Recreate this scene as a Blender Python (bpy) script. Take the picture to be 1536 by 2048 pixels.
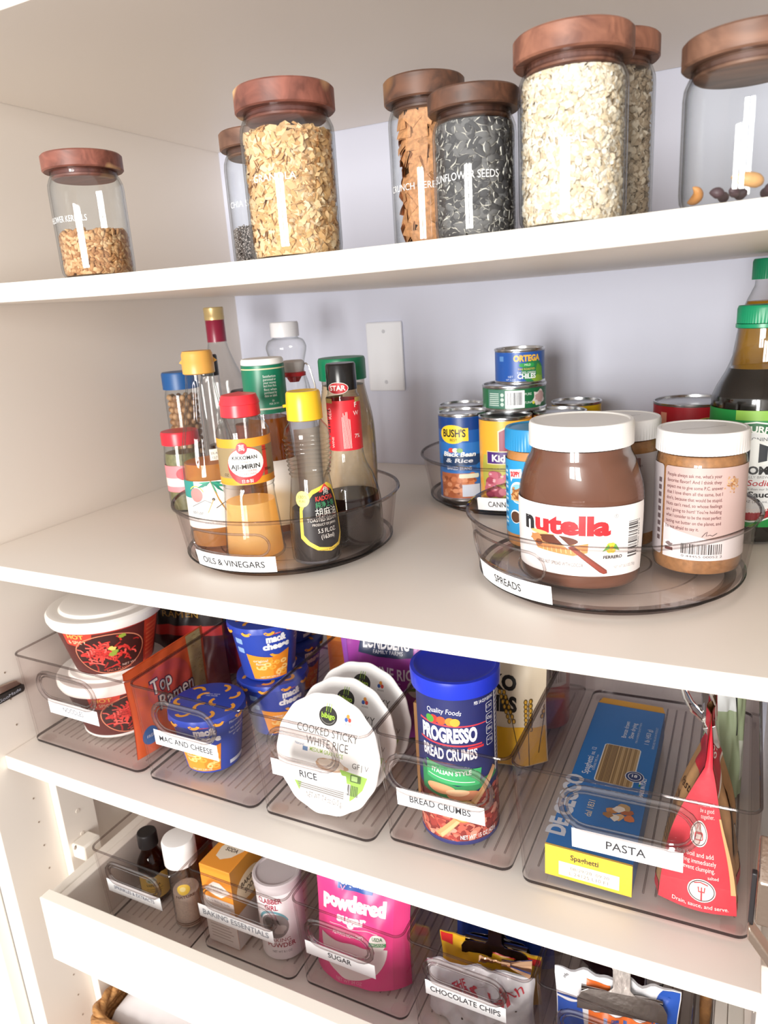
import bpy, bmesh, math, random
from math import sin, cos, pi, radians, atan2, sqrt, hypot, degrees
from mathutils import Vector, Matrix
from mathutils.geometry import tessellate_polygon

for o in list(bpy.data.objects):
    bpy.data.objects.remove(o, do_unlink=True)
SC = bpy.context.scene
COL = SC.collection

# ------------------------------------------------------------------ camera
cam_d = bpy.data.cameras.new('camera')
cam_d.sensor_fit = 'VERTICAL'
cam_d.sensor_height = 36.0
cam_d.sensor_width = 27.0
cam_d.lens = 1464.04 / 2048 * 36.0
cam_d.clip_start = 0.01
cam = bpy.data.objects.new('camera', cam_d)
COL.objects.link(cam)
CAM = Vector((0.8579, -0.5249, 1.4786))
RIGHT = Vector((0.8970, 0.4375, -0.0633)).normalized()
FWD = Vector((-0.4371, 0.8566, -0.2743)).normalized()
RIGHT = (RIGHT - FWD * RIGHT.dot(FWD)).normalized()
UP = RIGHT.cross(FWD).normalized()
cam.matrix_world = Matrix(((RIGHT.x, UP.x, -FWD.x, CAM.x), (RIGHT.y, UP.y, -FWD.y, CAM.y),
                           (RIGHT.z, UP.z, -FWD.z, CAM.z), (0, 0, 0, 1)))
cam_d.dof.use_dof = True
cam_d.dof.focus_distance = 0.72
cam_d.dof.aperture_fstop = 9.0
SC.camera = cam

# ------------------------------------------------------------------ light
world = bpy.data.worlds.new('room_daylight')
SC.world = world
world.use_nodes = True
bg = world.node_tree.nodes['Background']
_nt = world.node_tree
_tc = _nt.nodes.new('ShaderNodeTexCoord')
_sx = _nt.nodes.new('ShaderNodeSeparateXYZ')
_mr = _nt.nodes.new('ShaderNodeMapRange')
_mr.inputs['From Min'].default_value = -0.6
_mr.inputs['From Max'].default_value = 0.5
_cr = _nt.nodes.new('ShaderNodeValToRGB')          # a room: darker floor below, pale walls and ceiling above
_cr.color_ramp.elements[0].color = (0.46, 0.41, 0.37, 1)
_cr.color_ramp.elements[1].color = (1.0, 0.97, 0.94, 1)
_nt.links.new(_tc.outputs['Generated'], _sx.inputs[0])
_nt.links.new(_sx.outputs['Z'], _mr.inputs['Value'])
_nt.links.new(_mr.outputs[0], _cr.inputs['Fac'])
_nt.links.new(_cr.outputs['Color'], bg.inputs['Color'])
bg.inputs['Strength'].default_value = 0.80


def area(name, loc, aim, sx, sy, power, col):
    l = bpy.data.lights.new(name, 'AREA')
    l.shape = 'RECTANGLE'
    l.size, l.size_y = sx, sy
    l.energy = power
    l.color = col
    o = bpy.data.objects.new(name, l)
    COL.objects.link(o)
    o.location = loc
    o.rotation_euler = (Vector(aim) - Vector(loc)).to_track_quat('-Z', 'Y').to_euler()
    return o


# two tall window panes in the room behind the photographer
area('window_light', (0.36, -2.6, 1.45), (0.36, 0, 1.45), 0.42, 1.25, 40, (1.0, 0.98, 0.94))
area('window_light.001', (0.88, -2.6, 1.45), (0.88, 0, 1.45), 0.42, 1.25, 40, (1.0, 0.98, 0.94))

SC.view_settings.view_transform = 'Standard'
SC.view_settings.look = 'None'
SC.view_settings.gamma = 1.0
SC.view_settings.use_curve_mapping = False
SC.view_settings.exposure = 0.46
SC.cycles.transparent_max_bounces = 48
SC.cycles.max_bounces = 10
SC.cycles.caustics_reflective = False
SC.cycles.caustics_refractive = False

# ------------------------------------------------------------------ materials
MATS = {}


def lin(h):
    h = h.lstrip('#')
    r = []
    for i in (0, 2, 4):
        c = int(h[i:i + 2], 16) / 255
        r.append(c / 12.92 if c <= 0.04045 else ((c + 0.055) / 1.055) ** 2.4)
    return (r[0], r[1], r[2], 1)


def M(h, rough=0.5, metal=0.0, spec=0.5, bump=0.0, bscale=200, vary=0.0, vscale=30, coat=0.0):
    key = (h, rough, metal, spec, bump, bscale, vary, vscale, coat)
    if key in MATS:
        return MATS[key]
    m = bpy.data.materials.new('paint_' + h.strip('#'))
    m.use_nodes = True
    nt = m.node_tree
    b = nt.nodes['Principled BSDF']
    b.inputs['Base Color'].default_value = lin(h)
    b.inputs['Roughness'].default_value = rough
    b.inputs['Metallic'].default_value = metal
    b.inputs['Specular IOR Level'].default_value = spec
    b.inputs['Coat Weight'].default_value = coat
    b.inputs['Coat Roughness'].default_value = 0.08
    if bump or vary:
        tc = nt.nodes.new('ShaderNodeTexCoord')
    if bump:
        n = nt.nodes.new('ShaderNodeTexNoise')
        n.inputs['Scale'].default_value = bscale
        n.inputs['Detail'].default_value = 4
        bp = nt.nodes.new('ShaderNodeBump')
        bp.inputs['Strength'].default_value = bump
        bp.inputs['Distance'].default_value = 0.002
        nt.links.new(tc.outputs['Object'], n.inputs['Vector'])
        nt.links.new(n.outputs['Fac'], bp.inputs['Height'])
        nt.links.new(bp.outputs['Normal'], b.inputs['Normal'])
    if vary:
        n = nt.nodes.new('ShaderNodeTexNoise')
        n.inputs['Scale'].default_value = vscale
        n.inputs['Detail'].default_value = 5
        r = nt.nodes.new('ShaderNodeValToRGB')
        c = lin(h)
        r.color_ramp.elements[0].position = 0.3
        r.color_ramp.elements[1].position = 0.7
        r.color_ramp.elements[0].color = tuple(max(0, x * (1 - vary)) for x in c[:3]) + (1,)
        r.color_ramp.elements[1].color = tuple(min(1, x * (1 + vary)) for x in c[:3]) + (1,)
        nt.links.new(tc.outputs['Object'], n.inputs['Vector'])
        nt.links.new(n.outputs['Fac'], r.inputs['Fac'])
        nt.links.new(r.outputs['Color'], b.inputs['Base Color'])
    MATS[key] = m
    return m


def CLEAR(name, face, edge, rough=0.03, ior=1.45, gloss=1.0, power=2.0, graze=0.6):
    """thin clear plastic / glass: tinted see-through that deepens at grazing angles, plus a fresnel gloss"""
    key = ('clear', name)
    if key in MATS:
        return MATS[key]
    m = bpy.data.materials.new(name)
    m.use_nodes = True
    nt = m.node_tree
    nt.nodes.clear()
    out = nt.nodes.new('ShaderNodeOutputMaterial')
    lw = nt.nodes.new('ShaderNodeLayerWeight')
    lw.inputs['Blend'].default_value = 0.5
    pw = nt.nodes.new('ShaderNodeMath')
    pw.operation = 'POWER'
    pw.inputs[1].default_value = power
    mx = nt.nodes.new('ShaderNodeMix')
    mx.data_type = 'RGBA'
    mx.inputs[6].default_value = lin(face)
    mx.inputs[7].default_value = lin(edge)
    tr = nt.nodes.new('ShaderNodeBsdfTransparent')
    gl = nt.nodes.new('ShaderNodeBsdfGlossy')
    gl.inputs['Roughness'].default_value = rough
    gl.inputs['Color'].default_value = (gloss, gloss, gloss, 1)
    p5 = nt.nodes.new('ShaderNodeMath')
    p5.operation = 'POWER'
    p5.inputs[1].default_value = 4.5
    fr = nt.nodes.new('ShaderNodeMath')
    fr.operation = 'MULTIPLY_ADD'
    fr.inputs[1].default_value = graze
    fr.inputs[2].default_value = ((ior - 1) / (ior + 1)) ** 2
    nt.links.new(lw.outputs['Facing'], p5.inputs[0])
    nt.links.new(p5.outputs[0], fr.inputs[0])
    ms = nt.nodes.new('ShaderNodeMixShader')
    nt.links.new(lw.outputs['Facing'], pw.inputs[0])
    nt.links.new(pw.outputs[0], mx.inputs[0])
    nt.links.new(mx.outputs[2], tr.inputs['Color'])
    nt.links.new(fr.outputs[0], ms.inputs[0])
    nt.links.new(tr.outputs[0], ms.inputs[1])
    nt.links.new(gl.outputs[0], ms.inputs[2])
    nt.links.new(ms.outputs[0], out.inputs['Surface'])
    MATS[key] = m
    return m


def LIQ(name, face, edge, body, k=0.36):
    """liquid: clear tint mixed with a little light scattered inside it"""
    key = ('liq', name)
    if key in MATS:
        return MATS[key]
    m = CLEAR(name, face, edge, power=1.0).copy()
    nt = m.node_tree
    out = [n for n in nt.nodes if n.type == 'OUTPUT_MATERIAL'][0]
    src = out.inputs['Surface'].links[0].from_socket
    df = nt.nodes.new('ShaderNodeBsdfDiffuse')
    df.inputs['Color'].default_value = lin(body)
    tl = nt.nodes.new('ShaderNodeBsdfTranslucent')
    tl.inputs['Color'].default_value = lin(body)
    a = nt.nodes.new('ShaderNodeAddShader')
    ms = nt.nodes.new('ShaderNodeMixShader')
    ms.inputs[0].default_value = k
    nt.links.new(df.outputs[0], a.inputs[0])
    nt.links.new(tl.outputs[0], a.inputs[1])
    nt.links.new(src, ms.inputs[1])
    nt.links.new(a.outputs[0], ms.inputs[2])
    nt.links.new(ms.outputs[0], out.inputs['Surface'])
    MATS[key] = m
    return m


def WOOD(name, dark, light, scale=18, pale=None, rot=(0, 0, 0)):
    key = ('wood', name)
    if key in MATS:
        return MATS[key]
    m = bpy.data.materials.new(name)
    m.use_nodes = True
    nt = m.node_tree
    b = nt.nodes['Principled BSDF']
    b.inputs['Roughness'].default_value = 0.45
    tc = nt.nodes.new('ShaderNodeTexCoord')
    mp = nt.nodes.new('ShaderNodeMapping')
    mp.inputs['Scale'].default_value = (1.0, 5.0, 3.0)
    mp.inputs['Rotation'].default_value = rot
    n = nt.nodes.new('ShaderNodeTexNoise')
    n.inputs['Scale'].default_value = scale
    n.inputs['Detail'].default_value = 8
    n.inputs['Distortion'].default_value = 0.8
    r = nt.nodes.new('ShaderNodeValToRGB')
    e = r.color_ramp.elements
    e[0].position, e[1].position = 0.3, 0.68
    e[0].color, e[1].color = lin(dark), lin(light)
    nt.links.new(tc.outputs['Object'], mp.inputs['Vector'])
    nt.links.new(mp.outputs[0], n.inputs['Vector'])
    nt.links.new(n.outputs['Fac'], r.inputs['Fac'])
    col = r.outputs['Color']
    if pale:
        n2 = nt.nodes.new('ShaderNodeTexNoise')
        n2.inputs['Scale'].default_value = 14
        r2 = nt.nodes.new('ShaderNodeValToRGB')
        r2.color_ramp.elements[0].position, r2.color_ramp.elements[1].position = 0.53, 0.58
        mx = nt.nodes.new('ShaderNodeMix')
        mx.data_type = 'RGBA'
        mx.inputs[7].default_value = lin(pale)
        nt.links.new(tc.outputs['Object'], n2.inputs['Vector'])
        nt.links.new(n2.outputs['Fac'], r2.inputs['Fac'])
        nt.links.new(r2.outputs['Color'], mx.inputs[0])
        nt.links.new(col, mx.inputs[6])
        col = mx.outputs[2]
    nt.links.new(col, b.inputs['Base Color'])
    MATS[key] = m
    return m


# ------------------------------------------------------------------ mesh helpers
class MB:
    """collects shapes, then links them as ONE mesh object"""

    def __init__(s):
        s.v, s.f, s.m, s.mats = [], [], [], []

    def mi(s, mat):
        if mat not in s.mats:
            s.mats.append(mat)
        return s.mats.index(mat)

    def add(s, vs, fs, mat):
        k = len(s.v)
        i = s.mi(mat)
        s.v += [tuple(x) for x in vs]
        s.f += [tuple(a + k for a in f) for f in fs]
        s.m += [i] * len(fs)
        return s

    def box(s, x0, x1, y0, y1, z0, z1, mat):
        vs = [(x, y, z) for z in (z0, z1) for y in (y0, y1) for x in (x0, x1)]
        return s.add(vs, [(0, 2, 3, 1), (4, 5, 7, 6), (0, 1, 5, 4), (2, 6, 7, 3), (0, 4, 6, 2), (1, 3, 7, 5)], mat)

    def lathe(s, prof, mat, n=48, sy=1.0, cx=0, cy=0, cap=True, mod=None):
        vs, fs, rings = [], [], []
        for r, z in prof:
            if r < 1e-6:
                rings.append([len(vs)])
                vs.append((cx, cy, z))
            else:
                rings.append(list(range(len(vs), len(vs) + n)))
                for i in range(n):
                    a = 2 * pi * i / n
                    q = r + (mod(a, z) if mod else 0)
                    vs.append((cx + q * cos(a), cy + q * sy * sin(a), z))
        for j in range(len(prof) - 1):
            a, b = rings[j], rings[j + 1]
            for i in range(n):
                i2 = (i + 1) % n
                if len(a) == 1 and len(b) == 1:
                    continue
                if len(a) == 1:
                    fs.append((a[0], b[i2], b[i]))
                elif len(b) == 1:
                    fs.append((a[i], a[i2], b[0]))
                else:
                    fs.append((a[i], a[i2], b[i2], b[i]))
        if cap:
            if len(rings[0]) > 1:
                fs.append(tuple(reversed(rings[0])))
            if len(rings[-1]) > 1:
                fs.append(tuple(rings[-1]))
        return s.add(vs, fs, mat)

    def tube(s, pts, r, mat, n=8, closed=False, cap=True):
        P = [Vector(p) for p in pts]
        N = len(P)
        vs, fs = [], []
        ref = None
        for i, p in enumerate(P):
            if closed:
                t = (P[(i + 1) % N] - P[i - 1]).normalized()
            else:
                t = (P[min(i + 1, N - 1)] - P[max(i - 1, 0)]).normalized()
            if ref is None:
                ref = t.orthogonal().normalized()
            ref = (ref - t * ref.dot(t))
            ref = ref.normalized() if ref.length > 1e-6 else t.orthogonal().normalized()
            b = t.cross(ref)
            rr = r[i] if isinstance(r, (list, tuple)) else r
            vs += [p + ref * (rr * cos(2 * pi * k / n)) + b * (rr * sin(2 * pi * k / n)) for k in range(n)]
        for i in range(N if closed else N - 1):
            a, b = i * n, ((i + 1) % N) * n
            for k in range(n):
                fs.append((a + k, a + (k + 1) % n, b + (k + 1) % n, b + k))
        if cap and not closed:
            fs.append(tuple(reversed(range(n))))
            fs.append(tuple(range((N - 1) * n, N * n)))
        return s.add(vs, fs, mat)

    def prism(s, poly, z0, z1, mat, xf=None):
        """extrude a 2D polygon; xf maps (x,y,z)"""
        n = len(poly)
        vs = [(x, y, z0) for x, y in poly] + [(x, y, z1) for x, y in poly]
        if xf:
            vs = [xf(*v) for v in vs]
        fs = [tuple(reversed(range(n))), tuple(range(n, 2 * n))]
        fs += [(i, (i + 1) % n, n + (i + 1) % n, n + i) for i in range(n)]
        return s.add(vs, fs, mat)

    def grid(s, fn, nu, nv, mat, wrap=False):
        vs = [fn(i / nu, j / nv) for j in range(nv + 1) for i in range(nu + (0 if wrap else 1))]
        w = nu if wrap else nu + 1
        fs = []
        for j in range(nv):
            for i in range(nu):
                a, b = i, (i + 1) % w if wrap else i + 1
                fs.append((j * w + a, j * w + b, (j + 1) * w + b, (j + 1) * w + a))
        return s.add(vs, fs, mat)

    def build(s, name, parent=None, smooth=True, ang=35, bevel=0, loc=None):
        me = bpy.data.meshes.new(name)
        me.from_pydata(s.v, [], s.f)
        for m in s.mats:
            me.materials.append(m)
        me.polygons.foreach_set('material_index', s.m)
        if smooth:
            me.polygons.foreach_set('use_smooth', [True] * len(s.f))
        me.update()
        if smooth:
            me.set_sharp_from_angle(angle=radians(ang))
        o = bpy.data.objects.new(name, me)
        COL.objects.link(o)
        if parent:
            o.parent = parent
        if loc:
            o.location = loc
        if bevel:
            md = o.modifiers.new('bevel', 'BEVEL')
            md.width = bevel
            md.segments = 3
            md.limit_method = 'ANGLE'
            md.angle_limit = radians(40)
        return o


def tag(o, label, cat, group=None, kind=None):
    o['label'] = label
    o['category'] = cat
    if group:
        o['group'] = group
    if kind:
        o['kind'] = kind
    return o


def thing(name, label, cat, loc, rz=0, group=None, rot=None):
    o = bpy.data.objects.new(name, None)
    o.empty_display_size = 0.02
    COL.objects.link(o)
    o.location = loc
    o.rotation_euler = rot if rot else (0, 0, radians(rz))
    return tag(o, label, cat, group)


def struct(mb, name, parent=None, **kw):
    o = mb.build(name, parent, **kw)
    if not parent:
        o['kind'] = 'structure'
    return o


def facing(x, y):
    return degrees(atan2(0.8579 - x, 0.5249 + y))


# ------------------------------------------------------------------ flat artwork wrapped on surfaces
_txt = {}


def text_mesh(s, bold):
    key = (s, bold)
    if key in _txt:
        return _txt[key]
    c = bpy.data.curves.new('t', 'FONT')
    c.body = s
    c.size = 1
    c.offset = bold
    c.resolution_u = 3
    c.fill_mode = 'FRONT'
    o = bpy.data.objects.new('t', c)
    COL.objects.link(o)
    dg = bpy.context.evaluated_depsgraph_get()
    me = bpy.data.meshes.new_from_object(o.evaluated_get(dg))
    vs = [(v.co.x, v.co.y) for v in me.vertices]
    fs = [tuple(p.vertices) for p in me.polygons]
    bpy.data.objects.remove(o, do_unlink=True)
    bpy.data.curves.remove(c)
    bpy.data.meshes.remove(me)
    if not vs:
        vs, fs = [(0, 0), (0.1, 0), (0, 0.1)], [(0, 1, 2)]
    _txt[key] = (vs, fs)
    return vs, fs


class Art:
    def __init__(s):
        s.L = []

    def poly(s, pts, c):
        tris = tessellate_polygon([[Vector((x, y, 0)) for x, y in pts]])
        fs = []
        for t in tris:
            (ax, ay), (bx, by), (cx, cy) = (pts[i] for i in t)
            if (bx - ax) * (cy - ay) - (cx - ax) * (by - ay) < 0:
                t = (t[0], t[2], t[1])
            fs.append(tuple(t))
        s.L.append((list(pts), fs, c))
        return s

    def rect(s, u0, v0, u1, v1, c):
        s.L.append(([(u0, v0), (u1, v0), (u1, v1), (u0, v1)], [(0, 1, 2, 3)], c))
        return s

    def rrect(s, u0, v0, u1, v1, r, c):
        pts = []
        for cx, cy, a in ((u1 - r, v0 + r, -90), (u1 - r, v1 - r, 0), (u0 + r, v1 - r, 90), (u0 + r, v0 + r, 180)):
            pts += [(cx + r * cos(radians(a + t)), cy + r * sin(radians(a + t))) for t in (0, 30, 60, 90)]
        return s.poly(pts, c)

    def ell(s, u, v, a, b, c, n=28):
        s.L.append(([(u + a * cos(2 * pi * i / n), v + b * sin(2 * pi * i / n)) for i in range(n)], [tuple(range(n))], c))
        return s

    def ring(s, u, v, a, b, w, c, a0=0, a1=360, n=32):
        vs, fs = [], []
        for i in range(n + 1):
            t = radians(a0 + (a1 - a0) * i / n)
            vs += [(u + (a - w) * cos(t), v + (b - w) * sin(t)), (u + a * cos(t), v + b * sin(t))]
        for i in range(n):
            fs.append((2 * i, 2 * i + 1, 2 * i + 3, 2 * i + 2))
        s.L.append((vs, fs, c))
        return s

    def line(s, pts, w, c):
        vs, fs = [], []
        n = len(pts)
        for i, (x, y) in enumerate(pts):
            x0, y0 = pts[max(i - 1, 0)]
            x1, y1 = pts[min(i + 1, n - 1)]
            d = hypot(x1 - x0, y1 - y0) or 1
            nx, ny = -(y1 - y0) / d * w / 2, (x1 - x0) / d * w / 2
            vs += [(x - nx, y - ny), (x + nx, y + ny)]
        for i in range(n - 1):
            fs.append((2 * i, 2 * i + 2, 2 * i + 3, 2 * i + 1))
        s.L.append((vs, fs, c))
        return s

    def text(s, t, u, v, h, c, w=None, bold=0.0, al='C', rot=0, shear=0, arc=None):
        """h = capital height; v = baseline; w = fitted width; arc = baseline radius (bends the line, + bows upward)"""
        vs, fs = text_mesh(t, bold)
        x0 = min(p[0] for p in vs)
        x1 = max(p[0] for p in vs)
        k = h / 0.70
        kx = w / (x1 - x0) if w else k
        W = (x1 - x0) * kx
        off = {'C': -W / 2, 'L': 0, 'R': -W}[al]
        ca, sa = cos(radians(rot)), sin(radians(rot))
        out = []
        for x, y in vs:
            X = (x - x0) * kx + off + shear * y * k
            Y = y * k
            if arc:
                a = X / arc
                X, Y = (arc + Y) * sin(a), (arc + Y) * cos(a) - arc
            out.append((u + X * ca - Y * sa, v + X * sa + Y * ca))
        s.L.append((out, [tuple(f) for f in fs], c))
        return s

    def bars(s, u, v, w, h, n, c, seed=1, vert=False):
        rnd = random.Random(seed)
        x = 0
        while x < w:
            d = rnd.choice((0.5, 0.5, 1, 1.5)) * w / n
            if vert:
                s.rect(u, v + x, u + h, v + min(x + d, w), c)
            else:
                s.rect(u + x, v, u + min(x + d, w), v + h, c)
            x += d + rnd.choice((0.5, 0.5, 1, 1.3)) * w / n
        return s

    def blob(s, u, v, a, b, c, seed=0, n=18, rough=0.25):
        rnd = random.Random(seed)
        pts = []
        for i in range(n):
            k = 1 + rnd.uniform(-rough, rough)
            pts.append((u + a * k * cos(2 * pi * i / n), v + b * k * sin(2 * pi * i / n)))
        s.L.append((pts, [tuple(range(n))], c))
        return s

    def build(s, name, mp, parent=None, step=None, vstep=None, eps=0.00009, rough=0.45, base=0.00012, keep=None, mat=None):
        mb = MB()
        lev, boxes = [], []
        for vs, fs, c in s.L:
            b = (min(v[0] for v in vs), max(v[0] for v in vs), min(v[1] for v in vs), max(v[1] for v in vs))
            q = 0
            for l2, b2 in zip(lev, boxes):
                if l2 >= q and b[0] < b2[1] and b2[0] < b[1] and b[2] < b2[3] and b2[2] < b[3]:
                    q = l2 + 1
            lev.append(q)
            boxes.append(b)
        eps = min(eps, 0.0012 / (max(lev) + 1)) if lev else eps
        for k, (vs, fs, c) in zip(lev, s.L):
            m = c if not isinstance(c, str) else (mat or M)(c, rough)
            if step or vstep or keep:
                bm = bmesh.new()
                bv = [bm.verts.new((x, y, 0)) for x, y in vs]
                for f in fs:
                    try:
                        bm.faces.new([bv[i] for i in f])
                    except ValueError:
                        pass
                if keep:
                    for co, no in (((keep[0], 0, 0), (-1, 0, 0)), ((keep[1], 0, 0), (1, 0, 0)),
                                   ((0, keep[2], 0), (0, -1, 0)), ((0, keep[3], 0), (0, 1, 0))):
                        bmesh.ops.bisect_plane(bm, geom=bm.verts[:] + bm.edges[:] + bm.faces[:], plane_co=co, plane_no=no, clear_outer=True)
                for ax, st in ((0, step), (1, vstep)):
                    if not st or not bm.verts:
                        continue
                    lo = min(v.co[ax] for v in bm.verts)
                    hi = max(v.co[ax] for v in bm.verts)
                    t = math.floor(lo / st) * st + st
                    while t < hi - 1e-6:
                        co = [0, 0, 0]
                        no = [0, 0, 0]
                        co[ax], no[ax] = t, 1
                        bmesh.ops.bisect_plane(bm, geom=bm.verts[:] + bm.edges[:] + bm.faces[:], plane_co=co, plane_no=no)
                        t += st
                bm.verts.index_update()
                vs = [(v.co.x, v.co.y) for v in bm.verts]
                fs = [tuple(v.index for v in f.verts) for f in bm.faces]
                bm.free()
                if not fs:
                    continue
            mb.add([mp(u, v, base + eps * k) for u, v in vs], fs, m)
        return mb.build(name, parent, ang=50)


def on_cyl(r, ang=0, sy=1.0, z0=0, cx=0, cy=0):
    """u along the circumference, v = height; ang turns the middle (degrees from -Y towards +X); r may be r(v)"""
    a0 = radians(ang)

    def f(u, v, e):
        R = r(v) if callable(r) else r
        R0 = r if not callable(r) else r(0)
        a = a0 + u / R0
        return (cx + (R + e) * sin(a), cy - (R * sy + e) * cos(a), z0 + v)
    f_ = f
    return f_


def on_plane(O, U, V):
    O, U, V = Vector(O), Vector(U).normalized(), Vector(V).normalized()
    N = U.cross(V).normalized()
    return lambda u, v, e: tuple(O + U * u + V * v + N * e)


def prof_r(prof):
    """radius as a function of height from a profile (outer wall, rising)"""
    def f(z):
        for (r0, z0), (r1, z1) in zip(prof, prof[1:]):
            if z0 <= z <= z1 and z1 > z0:
                return r0 + (r1 - r0) * (z - z0) / (z1 - z0)
        return prof[-1][0] if z > prof[-1][1] else prof[0][0]
    return f


def smooth_prof(pts, n=6):
    """Catmull-Rom through profile points"""
    out = []
    P = [pts[0]] + list(pts) + [pts[-1]]
    for i in range(1, len(P) - 2):
        for k in range(n):
            t = k / n
            q = []
            for d in (0, 1):
                a, b, c, e = P[i - 1][d], P[i][d], P[i + 1][d], P[i + 2][d]
                q.append(0.5 * (2 * b + (c - a) * t + (2 * a - 5 * b + 4 * c - e) * t * t + (3 * b - a - 3 * c + e) * t ** 3))
            lo_, hi_ = sorted((P[i][1], P[i + 1][1]))
            out.append((max(q[0], 0), min(max(q[1], lo_), hi_)))
    out.append(pts[-1])
    return out


def shell(outer, th=0.0018):
    """closed wall: outer profile up, then inner back down"""
    inner = [(max(r - th, 0.0), z if i else z + th) for i, (r, z) in enumerate(outer)]
    return [(0, outer[0][1])] + list(outer) + list(reversed(inner)) + [(0, outer[0][1] + th)]


def shrink(prof, d, z0, z1):
    """inner profile between two heights, for a liquid or filling"""
    f = prof_r(prof)
    zs = [z0] + [z for _, z in prof if z0 < z < z1] + [z1]
    return [(0, z0)] + [(max(f(z) - d, 0.001), z) for z in zs] + [(0, z1)]


def ribbed_cap(mb, r, z0, z1, mat, n=60, depth=0.0006, topbev=0.0015, recess=0):
    """screw cap with vertical ribs"""
    vs, fs = [], []
    N = n * 2
    lev = [(z0, 1), (z1 - topbev * 2, 1), (z1 - topbev, 0), (z1 - topbev * 0.3, -0.5), (z1, -1.5)]
    for z, k in lev:
        for i in range(N):
            a = 2 * pi * i / N
            rr = r - (depth if (i % 2 and k == 1) else 0) - (topbev * 0.4 * (1 - k) if k < 1 else 0)
            vs.append((rr * cos(a), rr * sin(a), z))
    for j in range(len(lev) - 1):
        for i in range(N):
            fs.append((j * N + i, j * N + (i + 1) % N, (j + 1) * N + (i + 1) % N, (j + 1) * N + i))
    fs.append(tuple(reversed(range(N))))
    L = len(lev) - 1
    if recess:
        k0 = len(vs)
        r2 = r - topbev * 2.6
        vs += [(r2 * cos(2 * pi * i / N), r2 * sin(2 * pi * i / N), z1) for i in range(N)]
        vs += [((r2 - recess) * cos(2 * pi * i / N), (r2 - recess) * sin(2 * pi * i / N), z1 - recess) for i in range(N)]
        for i in range(N):
            fs.append((L * N + i, L * N + (i + 1) % N, k0 + (i + 1) % N, k0 + i))
            fs.append((k0 + i, k0 + (i + 1) % N, k0 + N + (i + 1) % N, k0 + N + i))
        fs.append(tuple(range(k0 + N, k0 + 2 * N)))
    else:
        fs.append(tuple(range(L * N, L * N + N)))
    return mb.add(vs, fs, mat)


# shared materials
CAB = M('#EFE6DC', 0.45, bump=0.03, bscale=60)
EDGE = M('#F7F1E6', 0.4)
BACK = M('#D3D6E6', 0.6, bump=0.04, bscale=90)
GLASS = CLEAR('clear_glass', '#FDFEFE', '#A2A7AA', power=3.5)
ACRY = CLEAR('clear_acrylic', '#FFFEFE', '#E6E1E0', power=3.0, ior=1.3, graze=0.32)
ACRY_EDGE = CLEAR('acrylic_edge_reflection_dark', '#6F676A', '#352F33', power=1.3)  # plastic is clear; dark internal-reflection lines at its edges are put into this tint
ACRY_HANDLE = CLEAR('acrylic_handle', '#F1ECEB', '#6A6365', power=1.8, ior=2.0)
ACRY_BEAD = CLEAR('acrylic_bead', '#EDE8E7', '#4E474A', power=1.5)  # dark refraction lines of clear rims put into the grazing tint
CHROME = M('#D8D5D0', 0.18, 1.0)
WHITE = M('#F4F3F1', 0.4)
# ------------------------------------------------------------------ cabinet
L = 0.91
D = 0.6134
ZS = {'S1': (1.5262, 0.0188, 0.0067), 'S2': (1.2093, 0.0187, 0.0038), 'S3': (0.9320, 0.0196, 0.0077)}


def zs(n, x):
    z, t, k = ZS[n]
    return z - k * 4 * x * (L - x) / L ** 2


def shelf(n, name, label):
    z, th, k = ZS[n]
    mb = MB()
    N = 24
    x1 = 0.8985 if n == 'S3' else 0.9135
    vs, fs, fe = [], [], []
    for i in range(N + 1):
        x = 0.0005 + (x1 - 0.001) * i / N
        zt = zs(n, x)
        vs += [(x, 0, zt), (x, D - 0.001, zt), (x, D - 0.001, zt - th), (x, 0, zt - th)]
    for i in range(N):
        a, b = 4 * i, 4 * i + 4
        fs += [(a, b, b + 1, a + 1), (a + 1, b + 1, b + 2, a + 2), (a + 2, b + 2, b + 3, a + 3)]
        fe += [(a + 3, b + 3, b, a)]
    fs += [(0, 1, 2, 3), (4 * N + 3, 4 * N + 2, 4 * N + 1, 4 * N)]
    mb.add(vs, fs, CAB)
    mb2 = MB()
    k0 = len(mb.v)
    i = mb.mi(EDGE)  # front band paler than the shelf: light on the edge put into its colour
    mb.f += fe
    mb.m += [i] * len(fe)
    o = mb.build(name, smooth=False, bevel=0.0012)
    return tag(o, label, 'shelf', 'cream cupboard shelves')


shelf('S1', 'shelf', 'cream painted shelf with a slight sag, carrying the wood-lidded glass jars')
shelf('S2', 'shelf', 'cream painted shelf carrying the round turntables of bottles, cans and spreads')
shelf('S3', 'shelf', 'cream painted shelf carrying the row of clear bins directly above the drawer')
mb = MB()
mb.box(0.0005, 0.9135, 0.0, D - 0.001, 1.7471, 1.767, CAB)
tag(mb.build('shelf', smooth=False, bevel=0.001), 'topmost cream shelf of the cupboard, seen from below above the jars', 'shelf', 'cream cupboard shelves')

mb = MB()
mb.box(-0.03, 0.0, -0.03, D + 0.03, 0.25, 1.95, CAB)
wl = struct(mb, 'wall_left', smooth=False, bevel=0.001)
holes = MB()
for k in range(18):
    z = 1.0416 - 0.0390 * k
    if 0.905 < z < 0.94:
        continue
    MB().tube([(0.0, 0.026, z), (0.0004, 0.026, z)], 0.0013, M('#94806F', 0.8), n=10).build('pin_hole', wl)
mb = MB()
mb.box(-0.3, -0.031, -0.05, -0.03, 0.25, 1.95, EDGE)
struct(mb, 'trim_1', smooth=False, bevel=0.002)
mb = MB()
mb.box(0.914, 0.944, -0.03, D + 0.03, 0.25, 1.95, CAB)
struct(mb, 'wall_right', smooth=False, bevel=0.001)
mb = MB()
mb.box(-0.02, 0.93, D, D + 0.02, 0.25, 1.95, BACK)
struct(mb, 'wall_back', smooth=False)
mb = MB()
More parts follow.
